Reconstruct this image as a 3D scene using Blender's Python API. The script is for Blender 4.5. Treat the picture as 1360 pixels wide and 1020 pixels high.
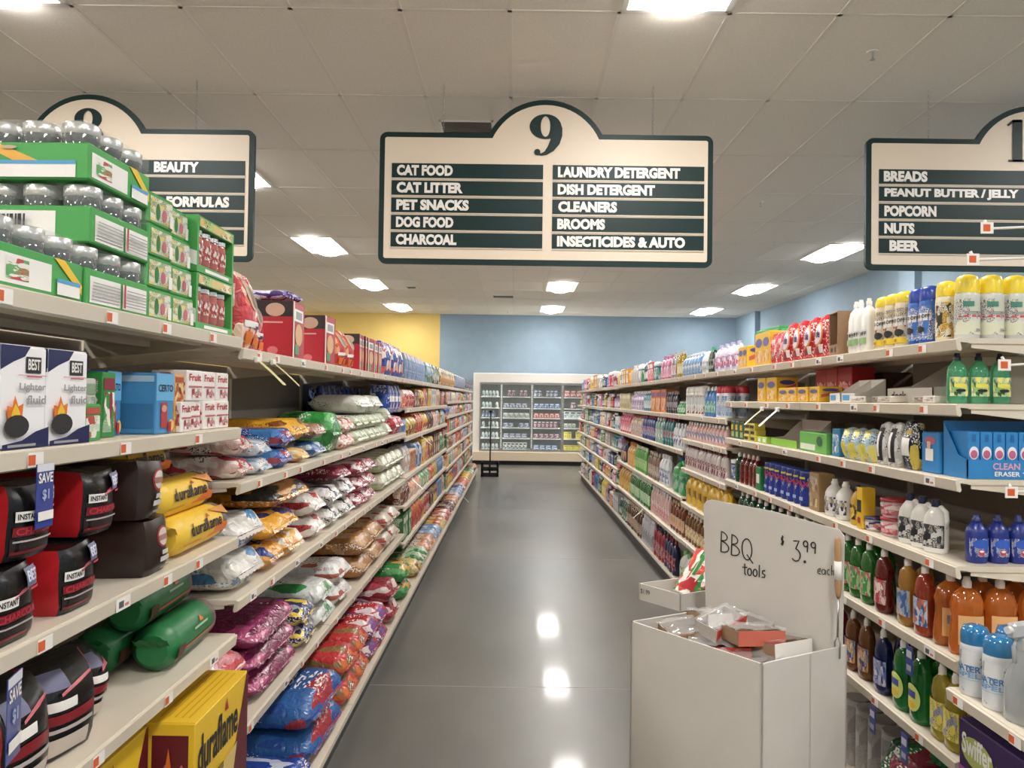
import bpy, math, random
from mathutils import Matrix, Vector, noise
random.seed(7)
D = bpy.data; SC = bpy.context.scene; COL = SC.collection
for o in list(D.objects): D.objects.remove(o)

# ------------------------------------------------------------------ camera
EYE = 1.6; F = 1020.0; VX, VY, TH = 684.0, 530.0, 0.014
yv = Vector(((VX-680)/F, -(VY-510)/F, -1)).normalized()
xv = Vector((math.cos(TH), -math.sin(TH), 0)); xv = (xv - yv*xv.dot(yv)).normalized()
zv = xv.cross(yv)
cam = D.cameras.new('camera'); cam.sensor_fit = 'HORIZONTAL'; cam.sensor_width = 36
cam.lens = F/1360*36; cam.clip_start = .05; cam.clip_end = 100
co = D.objects.new('camera', cam); COL.objects.link(co); SC.camera = co
R = Matrix((xv, yv, zv))            # rows: world axes in camera frame = columns of camera axes in world
co.matrix_world = Matrix.Translation((0, 0, EYE)) @ R.to_4x4()

# ------------------------------------------------------------------ world and exposure
w = D.worlds.new('world'); SC.world = w; w.use_nodes = True
w.node_tree.nodes['Background'].inputs[0].default_value = (.9, .87, .82, 1)
w.node_tree.nodes['Background'].inputs[1].default_value = .25
vs = SC.view_settings; vs.view_transform = 'Standard'; vs.look = 'None'; vs.gamma = 1
vs.exposure = 0.1; vs.use_curve_mapping = False
LAMP = 42.0; LAMPCOL = (1.0, .965, .93)
SC.cycles.max_bounces = 10; SC.cycles.diffuse_bounces = 8; SC.cycles.glossy_bounces = 3
SC.cycles.transmission_bounces = 5; SC.cycles.use_denoising = True
SC.cycles.sample_clamp_indirect = 6

# ------------------------------------------------------------------ materials
def lin(c, sat=.86):
    if isinstance(c, str): c = [int(c[i:i+2], 16) for i in (0, 2, 4)]
    g = .3*c[0]+.59*c[1]+.11*c[2]; c = [g+(v-g)*sat for v in c]
    return tuple(((v/255)/12.92 if v/255 <= .04045 else ((v/255+.055)/1.055)**2.4) for v in c)+(1,)
MC = {}
def mat(c, rough=.5, metal=0, coat=0, trans=0, emis=0, spec=.5, name=None, alpha=1, ior=1.45):
    k = (str(c), rough, metal, coat, trans, emis, spec, alpha)
    if k in MC: return MC[k]
    m = D.materials.new(name or 'plain'); m.use_nodes = True
    b = m.node_tree.nodes['Principled BSDF']; I = b.inputs
    I['Base Color'].default_value = lin(c); I['Roughness'].default_value = rough; I['Metallic'].default_value = metal
    I['Coat Weight'].default_value = coat; I['Transmission Weight'].default_value = trans
    I['Specular IOR Level'].default_value = spec; I['Alpha'].default_value = alpha; I['IOR'].default_value = ior
    if emis:
        I['Emission Color'].default_value = lin(c); I['Emission Strength'].default_value = emis
    MC[k] = m; return m
def nd(m, t, **kw):
    n = m.node_tree.nodes.new(t)
    for k, v in kw.items(): setattr(n, k, v)
    return n
def pmat(c1, c2, c3, seed=0, kind='film', scale=5, st=(1, 1, 1), amt=.5):
    """printed packaging: blocks of colour and small print on film, card or plastic"""
    k = ('p', str(c1), str(c2), str(c3), seed, kind, scale, st, amt)
    if k in MC: return MC[k]
    m = D.materials.new('printed_'+kind); m.use_nodes = True; L = m.node_tree.links.new
    b = m.node_tree.nodes['Principled BSDF']
    tc = nd(m, 'ShaderNodeTexCoord'); mp = nd(m, 'ShaderNodeMapping')
    mp.inputs['Location'].default_value = (seed*1.37, seed*.73, seed*.31); mp.inputs['Scale'].default_value = st
    L(tc.outputs['Generated'], mp.inputs[0])
    vo = nd(m, 'ShaderNodeTexVoronoi', distance='MINKOWSKI'); vo.inputs['Scale'].default_value = scale
    vo.inputs['Exponent'].default_value = 4
    L(mp.outputs[0], vo.inputs['Vector'])
    se = nd(m, 'ShaderNodeSeparateColor'); L(vo.outputs['Color'], se.inputs[0])
    cr = nd(m, 'ShaderNodeValToRGB'); cr.color_ramp.interpolation = 'CONSTANT'; e = cr.color_ramp.elements
    e[0].color = lin(c1); e[0].position = 0; e[1].position = 1-amt; e[1].color = lin(c2)
    x = e.new(1-amt*.45); x.color = lin(c3)
    L(se.outputs[0], cr.inputs[0])
    mp2 = nd(m, 'ShaderNodeMapping'); mp2.inputs['Scale'].default_value = (26, 26, 60) if kind != 'film' else (16, 44, 20)
    L(tc.outputs['Generated'], mp2.inputs[0])
    nz = nd(m, 'ShaderNodeTexNoise'); nz.inputs['Scale'].default_value = 1; nz.inputs['Detail'].default_value = 0
    L(mp2.outputs[0], nz.inputs['Vector'])
    g1 = nd(m, 'ShaderNodeMath', operation='GREATER_THAN'); g1.inputs[1].default_value = .6 if kind == 'film' else .56; L(nz.outputs[0], g1.inputs[0])
    g2 = nd(m, 'ShaderNodeMath', operation='GREATER_THAN'); g2.inputs[1].default_value = .8 if kind == 'film' else .55; L(se.outputs[1], g2.inputs[0])
    mu = nd(m, 'ShaderNodeMath', operation='MULTIPLY'); L(g1.outputs[0], mu.inputs[0]); L(g2.outputs[0], mu.inputs[1])
    mx = nd(m, 'ShaderNodeMix', data_type='RGBA'); L(mu.outputs[0], mx.inputs[0]); L(cr.outputs[0], mx.inputs[6])
    lum = sum(lin(c1)[:3])
    mx.inputs[7].default_value = lin('f0ece4') if lum < 1.1 else lin(c3 if sum(lin(c3)[:3]) < 1.2 else '403838')
    L(mx.outputs[2], b.inputs['Base Color'])
    b.inputs['Roughness'].default_value = {'film': .24, 'card': .5, 'plastic': .35, 'paper': .7}[kind]
    if kind == 'film':
        n2 = nd(m, 'ShaderNodeTexNoise'); n2.inputs['Scale'].default_value = 22; n2.inputs['Detail'].default_value = 2
        n2.inputs['Distortion'].default_value = 1.2
        L(tc.outputs['Object'], n2.inputs['Vector'])
        bp = nd(m, 'ShaderNodeBump'); bp.inputs['Strength'].default_value = .75; bp.inputs['Distance'].default_value = .014
        L(n2.outputs[0], bp.inputs['Height']); L(bp.outputs[0], b.inputs['Normal'])
    MC[k] = m; return m
def nmat(name, c1, c2, scale, rough, r2=None, bump=0, coord='Object', detail=4, spec=.5, st=(1, 1, 1), rnd=0):
    m = D.materials.new(name); m.use_nodes = True; L = m.node_tree.links.new
    b = m.node_tree.nodes['Principled BSDF']; b.inputs['Specular IOR Level'].default_value = spec
    tc = nd(m, 'ShaderNodeTexCoord'); mp = nd(m, 'ShaderNodeMapping'); mp.inputs['Scale'].default_value = st
    L(tc.outputs[coord], mp.inputs[0])
    nz = nd(m, 'ShaderNodeTexNoise'); nz.inputs['Scale'].default_value = scale; nz.inputs['Detail'].default_value = detail
    L(mp.outputs[0], nz.inputs['Vector'])
    cr = nd(m, 'ShaderNodeValToRGB'); e = cr.color_ramp.elements
    e[0].position = .35; e[1].position = .68; e[0].color = lin(c1); e[1].color = lin(c2); L(nz.outputs[0], cr.inputs[0])
    out = cr.outputs[0]
    if rnd:
        oi = nd(m, 'ShaderNodeObjectInfo'); mr = nd(m, 'ShaderNodeMapRange'); mr.inputs[3].default_value = 1-rnd; mr.inputs[4].default_value = 1
        L(oi.outputs['Random'], mr.inputs[0]); hv = nd(m, 'ShaderNodeHueSaturation'); L(mr.outputs[0], hv.inputs['Value']); L(out, hv.inputs['Color']); out = hv.outputs[0]
    L(out, b.inputs['Base Color'])
    mr = nd(m, 'ShaderNodeMapRange'); mr.inputs[3].default_value = rough; mr.inputs[4].default_value = r2 if r2 is not None else rough
    L(nz.outputs[0], mr.inputs[0]); L(mr.outputs[0], b.inputs['Roughness'])
    if bump:
        bp = nd(m, 'ShaderNodeBump'); bp.inputs['Strength'].default_value = bump; bp.inputs['Distance'].default_value = .004
        L(nz.outputs[0], bp.inputs['Height']); L(bp.outputs[0], b.inputs['Normal'])
    return m
WHITE = mat('e8e6e0', .4); BLACK = mat('141416', .4); SHELF = nmat('shelf_enamel', 'dcd2be', 'd3c8b3', 3, .35, .5)
RAIL = mat('ddd5c4', .25, coat=.3); STEEL = mat('b8b8b8', .3, 1); SILVER = mat('d8d8d6', .22, .9)
GLASS = mat('e8eeee', .05, trans=.85); PANEL = nmat('back_panel_paint', '8c8378', '857c72', 2, .6)
CARD = nmat('brown_card', 'a5805c', '96714f', 8, .8); KRAFT = nmat('kraft_paper', '9a7a5a', '8a6a4c', 14, .8, bump=.2)
TAGO = mat('e05a28', .5); TAGW = mat('efece6', .45); BLUE = mat('1f3f9c', .4); RED = mat('c01f28', .4)

# ------------------------------------------------------------------ mesh builder
class MB:
    def __init__(s): s.v = []; s.f = []; s.m = []; s.sm = []; s.mats = []
    def mi(s, m):
        if m not in s.mats: s.mats.append(m)
        return s.mats.index(m)
    def add(s, vs, fs, m, smooth=False):
        o = len(s.v); s.v += [tuple(p) for p in vs]; i = s.mi(m)
        for f in fs: s.f.append([a+o for a in f]); s.m.append(i); s.sm.append(smooth)
        return s
    def join(s, t):
        o = len(s.v); s.v += t.v
        for f, mm, q in zip(t.f, t.m, t.sm): s.f.append([a+o for a in f]); s.m.append(s.mi(t.mats[mm])); s.sm.append(q)
        return s
    def tr(s, M):
        s.v = [tuple(M @ Vector(p)) for p in s.v]; return s
    def mesh(s, name):
        me = D.meshes.new(name); me.from_pydata(s.v, [], s.f)
        for m in s.mats: me.materials.append(m)
        me.polygons.foreach_set('material_index', s.m); me.polygons.foreach_set('use_smooth', s.sm); me.update(); return me
    # shapes
    def box(s, x0, y0, z0, x1, y1, z1, m, bv=0):
        if bv <= 0:
            vs = [(x, y, z) for z in (z0, z1) for y in (y0, y1) for x in (x0, x1)]
            return s.add(vs, [(0, 2, 3, 1), (4, 5, 7, 6), (0, 1, 5, 4), (2, 6, 7, 3), (0, 4, 6, 2), (1, 3, 7, 5)], m)
        vs = []; idx = {}
        for i, (X, sx) in enumerate(((x0, 1), (x1, -1))):
            for j, (Y, sy) in enumerate(((y0, 1), (y1, -1))):
                for k, (Z, sz) in enumerate(((z0, 1), (z1, -1))):
                    for a, p in enumerate(((X, Y+sy*bv, Z+sz*bv), (X+sx*bv, Y, Z+sz*bv), (X+sx*bv, Y+sy*bv, Z))):
                        idx[i, j, k, a] = len(vs); vs.append(p)
        q = lambda *a: idx[a]; fs = []
        fs += [(q(0,0,0,0), q(0,0,1,0), q(0,1,1,0), q(0,1,0,0)), (q(1,0,0,0), q(1,1,0,0), q(1,1,1,0), q(1,0,1,0))]
        fs += [(q(0,0,0,1), q(1,0,0,1), q(1,0,1,1), q(0,0,1,1)), (q(0,1,0,1), q(0,1,1,1), q(1,1,1,1), q(1,1,0,1))]
        fs += [(q(0,0,0,2), q(0,1,0,2), q(1,1,0,2), q(1,0,0,2)), (q(0,0,1,2), q(1,0,1,2), q(1,1,1,2), q(0,1,1,2))]
        for i in (0, 1):
            for j in (0, 1):
                fs.append((q(i,j,0,0), q(i,j,0,1), q(i,j,1,1), q(i,j,1,0)))
                fs.append((q(i,0,j,0), q(i,0,j,2), q(i,1,j,2), q(i,1,j,0)))
                fs.append((q(0,i,j,1), q(0,i,j,2), q(1,i,j,2), q(1,i,j,1)))
                for k in (0, 1): fs.append((q(i,j,k,0), q(i,j,k,1), q(i,j,k,2)))
        return s.add(vs, fs, m)
    def lathe(s, prof, m, sx=1, sy=1, n=16, e=2, cx=0, cy=0, cap=True, smooth=True):
        vs = []; fs = []
        for r, z in prof:
            for i in range(n):
                a = 2*math.pi*i/n; c, d = math.cos(a), math.sin(a)
                vs.append((cx+r*sx*math.copysign(abs(c)**(2/e), c), cy+r*sy*math.copysign(abs(d)**(2/e), d), z))
        for j in range(len(prof)-1):
            for i in range(n): k = (i+1) % n; fs.append((j*n+i, j*n+k, (j+1)*n+k, (j+1)*n+i))
        s.add(vs, fs, m, smooth)
        if cap:
            o = len(vs)-n
            s.add([vs[i] for i in range(n)], [tuple(range(n-1, -1, -1))], m); s.add([vs[o+i] for i in range(n)], [tuple(range(n))], m)
        return s
    def tube(s, pts, r, m, n=8):
        pts = [Vector(p) for p in pts]; vs = []; fs = []
        for i, p in enumerate(pts):
            d = (pts[min(i+1, len(pts)-1)]-pts[max(i-1, 0)]).normalized()
            u = d.cross(Vector((0, 0, 1)) if abs(d.z) < .9 else Vector((1, 0, 0))).normalized(); v = d.cross(u)
            rr = r[i] if isinstance(r, (list, tuple)) else r
            for k in range(n): a = 2*math.pi*k/n; vs.append(p+u*rr*math.cos(a)+v*rr*math.sin(a))
        for j in range(len(pts)-1):
            for i in range(n): k = (i+1) % n; fs.append((j*n+i, j*n+k, (j+1)*n+k, (j+1)*n+i))
        fs += [tuple(range(n-1, -1, -1)), tuple(range(len(vs)-n, len(vs)))]
        return s.add(vs, fs, m, True)
    def prism(s, pts, y0, y1, m):       # outline in XZ, thickness along Y
        n = len(pts); vs = [(x, y0, z) for x, z in pts]+[(x, y1, z) for x, z in pts]
        fs = [tuple(range(n)), tuple(range(2*n-1, n-1, -1))]+[(i, i+n, (i+1) % n+n, (i+1) % n) for i in range(n)]
        return s.add(vs, fs, m)
    def grid(s, fn, nu, nv, m, smooth=True):
        vs = [fn(i/nu, j/nv) for j in range(nv+1) for i in range(nu+1)]
        return s.add(vs, [(j*(nu+1)+i, j*(nu+1)+i+1, (j+1)*(nu+1)+i+1, (j+1)*(nu+1)+i) for j in range(nv) for i in range(nu)], m, smooth)

TXT = {}
def text_mesh(t, bold=.02):
    k = (t, bold)
    if k in TXT: return TXT[k]
    cu = D.curves.new('t', 'FONT'); cu.body = t; cu.size = 1; cu.offset = bold; cu.resolution_u = 3
    o = D.objects.new('t', cu); COL.objects.link(o); bpy.context.view_layer.update()
    me = D.meshes.new_from_object(o.evaluated_get(bpy.context.evaluated_depsgraph_get()))
    vs = [(v.co.x, v.co.y) for v in me.vertices]; fs = [tuple(p.vertices) for p in me.polygons]
    D.objects.remove(o); D.meshes.remove(me)
    x0 = min(v[0] for v in vs); x1 = max(v[0] for v in vs); y0 = min(v[1] for v in vs); y1 = max(v[1] for v in vs)
    vs = [((x-x0)/(x1-x0), (y-y0)/(y1-y0)) for x, y in vs]
    TXT[k] = (vs, fs); return TXT[k]
def art(surf, shapes, step=.0006, seg=6):
    """printed shapes laid on a surface: surf(u, v, off) -> point"""
    mb = MB(); off = .0008
    for sh in shapes:
        k, m = sh[0], sh[-1]
        if k == 'r':
            x0, y0, x1, y1 = sh[1:5]; mb.grid(lambda u, v: surf(x0+(x1-x0)*u, y0+(y1-y0)*v, off), seg, seg, m)
        elif k == 'e':
            cx, cy, rx, ry = sh[1:5]; n = 18; vs = [surf(cx, cy, off)]
            for q in (.5, 1): vs += [surf(cx+rx*q*math.cos(2*math.pi*i/n), cy+ry*q*math.sin(2*math.pi*i/n), off) for i in range(n)]
            fs = [(0, 1+i, 1+(i+1) % n) for i in range(n)]+[(1+i, 1+n+i, 1+n+(i+1) % n, 1+(i+1) % n) for i in range(n)]
            mb.add(vs, fs, m, True)
        elif k == 'p':
            pts = sh[1]; c = (sum(p[0] for p in pts)/len(pts), sum(p[1] for p in pts)/len(pts))
            mb.add([surf(*c, off)]+[surf(*p, off) for p in pts], [(0, 1+i, 1+(i+1) % len(pts)) for i in range(len(pts))], m)
        elif k == 't':
            t, x0, y0, x1, y1 = sh[1:6]; vs, fs = text_mesh(t, .025)
            mb.add([surf(x0+(x1-x0)*a, y0+(y1-y0)*b, off) for a, b in vs], fs, m)
        off += step
    return mb

# ------------------------------------------------------------------ linking
def link(name, me, parent=None, loc=None):
    o = D.objects.new(name, me); COL.objects.link(o)
    if parent: o.parent = parent
    if loc is not None: o.location = loc
    return o
LAB = {}
def tag(o, label, cat, group=None):
    o['label'] = label; o['category'] = cat
    if group: o['group'] = group
    LAB.setdefault(label, []).append(group)
    n = len(label.split())
    if n < 4 or n > 16: print('LABEL LENGTH', n, label)
    return o
def struct(name, mb, parent=None):
    o = link(name, mb.mesh(name), parent)
    if not parent: o['kind'] = 'structure'
    return o
def root(name, loc, label, cat, group=None, rz=0):
    o = D.objects.new(name, None); COL.objects.link(o); o.location = loc; o.rotation_euler = (0, 0, rz); o.empty_display_size = .05
    return tag(o, label, cat, group)
PC = {}
def place(name, key, parts_fn, loc, rz, label, cat, group=None, far=False, rx=0, ry=0, sc=1):
    """parts_fn() -> list of (part_name, MB, parent_index or None, part_label or None)"""
    k = (key, far)
    if k not in PC:
        ps = parts_fn()
        if far or len(ps) == 1:
            mb = MB()
            for p in ps: mb.join(p[1])
            PC[k] = mb.mesh(name)
        else: PC[k] = [(p[0], p[1].mesh(p[0]), p[2] if len(p) > 2 else None) for p in ps]
    c = PC[k]
    if isinstance(c, list):
        r = D.objects.new(name, None); COL.objects.link(r); r.empty_display_size = .05; obs = []
        for pn, me, pa in c: obs.append(link(pn, me, obs[pa] if pa is not None else r))
    else: r = D.objects.new(name, c); COL.objects.link(r)
    r.location = loc; r.rotation_euler = (rx, ry, rz)
    if sc != 1: r.scale = (sc, sc, sc)
    return tag(r, label, cat, group)

# ------------------------------------------------------------------ room shell
CH = 3.75; BW = 19.67; WR = 5.75; WL = -9.0; FR = -5.5
GX, GZ = .55, 4.22                       # ceiling grid origin
lights = [(.855+3.66*i, 3.61+3.66*j) for i in (-2, -1, 0, 1) for j in range(-2, 5)]
ceil = struct('ceiling', MB().box(WL-.2, FR-.2, CH+.16, WR+.4, BW+.4, CH+.3, mat('cfc8bc', .9)))
TILE = nmat('ceiling_tile', 'ece4d8', 'f2ebe0', 60, .9, .9, bump=.3, rnd=.05)
tw, tl = .61, 1.22
tm = MB().box(.006, .006, 0, tw-.006, tl-.006, .02, TILE, .004).mesh('ceiling_tile')
xs = [GX+tw*k for k in range(-16, 9)]; zs = [GZ+tl*k for k in range(-8, 13)]
rest = MB(); grid = MB(); GRIDM = mat('e4ddd2', .6)
def is_light(x, y): return any(abs(x+tw/2-lx) < .1 and abs(y+tl/2-ly) < .2 for lx, ly in lights)
for x in xs:
    for y in zs:
        if is_light(x, y): continue
        if y > 1.7 and -6.9 < x < WR-.1 and abs(x+.3)*1.0 < y*.72+1.0 and y < BW: link('ceiling_tile', tm, ceil, (x, y, CH+.004))
        else: rest.box(x+.006, y+.006, CH+.004, x+tw-.006, y+tl-.006, CH+.02, TILE)
ro = struct('ceiling_tile_field', rest, ceil); ro['kind'] = 'stuff'
for x in xs: grid.box(x-.012, FR, CH, x+.012, BW, CH+.006, GRIDM)
for y in zs: grid.box(WL, y-.012, CH, WR, y+.012, CH+.0055, GRIDM)
struct('ceiling_grid', grid, ceil)
# floor: polished concrete slabs with sealed joints
fm = nmat('polished_concrete', '605f5a', '797770', .9, .3, .42, detail=9, st=(1, .5, 1), spec=.4)
_b = fm.node_tree.nodes['Principled BSDF']; _b.inputs['Coat Weight'].default_value = .22; _b.inputs['Coat Roughness'].default_value = .075; _b.inputs['Coat IOR'].default_value = 1.4
floor = struct('floor', MB().box(WL-.2, FR-.2, -.2, WR+.4, BW+.4, -.012, mat('8d8a82', .6)))
joints = [FR-.2, -2.6, .85, 4.3, 7.75, 11.2, 14.65, 18.1, BW+.3]
for a, b in zip(joints, joints[1:]):
    link('slab', MB().box(WL-.1, a+.004, -.012, WR+.3, b-.004, 0, fm).mesh('slab'), floor)
jm = MB()
for a in joints[1:-1]: jm.box(WL, a-.004, -.012, WR, a+.004, -.0008, mat('a8a49a', .6))
struct('joint_sealant', jm, floor)
bl = nmat('blue_paint', '7c94a6', '8098aa', 4, .7); ye = nmat('yellow_paint', 'd6b65c', 'd9b95e', 4, .7)
struct('wall_back', MB().box(-1.95, BW, 0, WR+.3, BW+.2, CH+.2, bl))
struct('wall_back_yellow', MB().box(WL-.2, BW, 0, -1.95, BW+.2, CH+.2, ye))
struct('wall_right', MB().box(WR, FR-.2, 0, WR+.2, BW, CH+.2, bl))
struct('trim_1', MB().box(WR-.12, 18.1, 0, WR, BW, CH, bl)); struct('trim_2', MB().box(WR-.1, 10.9, 0, WR, 11.35, CH, bl))
struct('wall_left', MB().box(WL-.2, FR-.2, 0, WL, BW, CH+.2, mat('c9c0b0', .8)))
struct('wall_front', MB().box(WL-.2, FR-.2, 0, WR+.2, FR, CH+.2, mat('c9c0b0', .8)))
# troffers
LENS = D.materials.new('lamp_lens'); LENS.use_nodes = True
_b = LENS.node_tree.nodes['Principled BSDF']; _b.inputs['Base Color'].default_value = (.9, .9, .9, 1)
_b.inputs['Emission Color'].default_value = LAMPCOL+(1,); _b.inputs['Emission Strength'].default_value = LAMP
fr = MB(); REF = mat('f2f0ea', .4)
for a in ((-.3, -.6, -.27, .6), (.27, -.6, .3, .6), (-.3, -.6, .3, -.57), (-.3, .57, .3, .6)): fr.box(a[0], a[1], -.004, a[2], a[3], .012, WHITE)
frm = fr.mesh('frame')
rf = MB()
for sx in (-1, 1): rf.add([(sx*.27, -.57, .01), (sx*.27, .57, .01), (sx*.17, .57, .07), (sx*.17, -.57, .07)], [(0, 1, 2, 3)], REF)
for sy in (-1, 1): rf.add([(-.27, sy*.57, .01), (.27, sy*.57, .01), (.27, sy*.57, .1), (-.27, sy*.57, .1)], [(0, 1, 2, 3)], REF)
rf.box(-.28, -.58, .075, .28, .58, .1, REF)
rfm = rf.mesh('reflector')
le = MB(); le.grid(lambda u, v: (-.2+.4*u, -.56+1.12*v, -.045+.055*(2*u-1)**2), 8, 1, LENS)
for sy in (-.56, .56): le.add([(-.2+.05*i, sy, -.045+.055*(i/4-1)**2) for i in range(9)], [tuple(range(9))], LENS)
lem = le.mesh('lens')
for i, (x, y) in enumerate(lights):
    col = {-2: 'far side', -1: 'pet food', 0: 'centre aisle', 1: 'blue wall'}[round((x-.855)/3.66)]
    row = ['rear', 'rear', 'first', 'second', 'third', 'fourth', 'fifth'][round((y-3.61)/3.66)+2]
    lab = f'{row} glowing white ceiling light panel in the row over the {col} side' if row != 'rear' else f'glowing white ceiling light panel {"just" if y > -1 else "far"} behind the viewer over the {col}'
    r = root('ceiling_light', (x, y, CH), lab, 'light', 'recessed ceiling light panels')
    link('frame', frm, r); link('reflector', rfm, r); link('lens', lem, r)
# small ceiling fittings
def sprinkler(x, y, lab):
    r = root('sprinkler', (x, y, CH), lab, 'sprinkler', 'ceiling sprinklers')
    link('plate', MB().lathe([(.03, -.006), (.035, 0)], WHITE, n=16).mesh('plate'), r)
    link('deflector', MB().lathe([(.006, -.05), (.006, -.006)], STEEL, n=8).lathe([(.016, -.053), (.016, -.05)], STEEL, n=12).mesh('deflector'), r)
sprinkler(2.15, 4.65, 'small sprinkler head in the ceiling near the bread sign')
sprinkler(2.6, 8.2, 'small sprinkler head in the ceiling beyond the signs')
sprinkler(-2.1, 18.9, 'small sprinkler head in the ceiling by the yellow wall')
sprinkler(-.2, 18.7, 'small sprinkler head in the ceiling above the freezer')
def vent(x0, y0, x1, y1, lab):
    r = root('ceiling_vent', ((x0+x1)/2, (y0+y1)/2, CH), lab, 'vent'); hx, hy = (x1-x0)/2, (y1-y0)/2
    m = MB()
    for a in ((-hx, -hy, -hx+.015, hy), (hx-.015, -hy, hx, hy), (-hx, -hy, hx, -hy+.015), (-hx, hy-.015, hx, hy)): m.box(a[0], a[1], -.008, a[2], a[3], .003, WHITE)
    link('frame', m.mesh('frame'), r)
    link('duct', MB().box(-hx+.015, -hy+.015, 0, hx-.015, hy-.015, .003, mat('2a2826', .8)).mesh('duct'), r)
    sm = MB().box(-hx+.015, -.004, -.006, hx-.015, .004, 0, mat('8a867e', .5)).mesh('slat')
    for i in range(int((2*hy-.05)/.03)): link('slat', sm, r, (0, -hy+.03+i*.03, 0))
vent(-.62, 5.9, -.2, 6.2, 'dark slotted air vent in the ceiling beside the nine sign')
vent(-.5, 15.9, -.05, 16.3, 'small slotted air vent in the ceiling near the blue wall')
vent(-2.15, 14.8, -1.95, 15.1, 'tiny dark vent in the ceiling beside the pet food side lights')

# ------------------------------------------------------------------ hanging aisle signs
GRN = mat('0e2b2a', .45, spec=.3); CREAM = mat('d8c8b2', .45); LET = mat('e4e1da', .3)
def outline(x0, x1, z0, z1, cx, hw, ah, r, inset=0):
    x0 += inset; x1 -= inset; z0 += inset; z1 -= inset
    Rr = (hw*hw+ah*ah)/(2*ah); zc = (z1+inset)+ah-Rr; Rr -= inset
    pts = []
    def arc(cx_, cz_, rr, a0, a1, n): return [(cx_+rr*math.cos(math.radians(a0+(a1-a0)*i/n)), cz_+rr*math.sin(math.radians(a0+(a1-a0)*i/n))) for i in range(n+1)]
    r = max(r-inset, .008)
    pts += arc(x0+r, z0+r, r, 180, 270, 5); pts += arc(x1-r, z0+r, r, 270, 360, 5); pts += arc(x1-r, z1-r, r, 0, 90, 5)
    a = math.degrees(math.asin(min(1, (z1-zc)/Rr)))
    pts += arc(cx, zc, Rr, a, 180-a, 22); pts += arc(x0+r, z1-r, r, 90, 180, 5)
    return pts
def stroke_digit(ch, cx, cz, h, y, m):
    mb = MB()
    def ring(ex, ez, ox, oz, ix, iz, n=32):
        vs = []; fs = []
        for k in range(n):
            a = 2*math.pi*k/n
            vs += [(ex+ox*math.cos(a), y, ez+oz*math.sin(a)), (ex+ix*math.cos(a), y, ez+iz*math.sin(a)), (ex+ox*math.cos(a), y+.004, ez+oz*math.sin(a))]
        for k in range(n): q = (k+1) % n; fs += [(3*k, 3*q, 3*q+1, 3*k+1), (3*k, 3*k+2, 3*q+2, 3*q)]
        mb.add(vs, fs, m)
    def path(pts):
        vs = []; fs = []
        for i, (px, pz, wd) in enumerate(pts):
            a = pts[max(i-1, 0)]; b = pts[min(i+1, len(pts)-1)]; dx, dz = b[0]-a[0], b[1]-a[1]; l = math.hypot(dx, dz) or 1
            nx, nz = -dz/l*wd/2, dx/l*wd/2
            vs += [(cx+(px+nx)*h, y-.0012, cz+(pz+nz)*h), (cx+(px-nx)*h, y-.0012, cz+(pz-nz)*h)]
        for i in range(len(pts)-1): fs.append((2*i, 2*i+1, 2*i+3, 2*i+2))
        mb.add(vs, fs, m)
    if ch == '9':
        ring(cx-.01*h, cz+.2*h, .38*h, .3*h, .115*h, .245*h)
        path([(.22, .3, .22), (.27, .15, .25), (.265, 0, .26), (.22, -.17, .24), (.12, -.33, .18), (0, -.44, .1), (-.1, -.475, .06), (-.2, -.465, .045)])
        mb.prism([(cx+h*(-.2+.075*math.cos(a*.5236)), cz+h*(-.415+.075*math.sin(a*.5236))) for a in range(12)], y-.002, y+.004, m)
    elif ch == '8':
        ring(cx, cz+.25*h, .33*h, .26*h, .11*h, .19*h); ring(cx, cz-.2*h, .39*h, .31*h, .13*h, .23*h)
    elif ch == '1':
        path([(0, .5, .24), (0, -.5, .24)]); path([(-.24, .36, .05), (-.1, .47, .07), (.1, .48, .06)])
        path([(-.22, -.48, .05), (.22, -.48, .05)])
    elif ch == '0': ring(cx, cz, .36*h, .5*h, .13*h, .46*h)
    return mb
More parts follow.
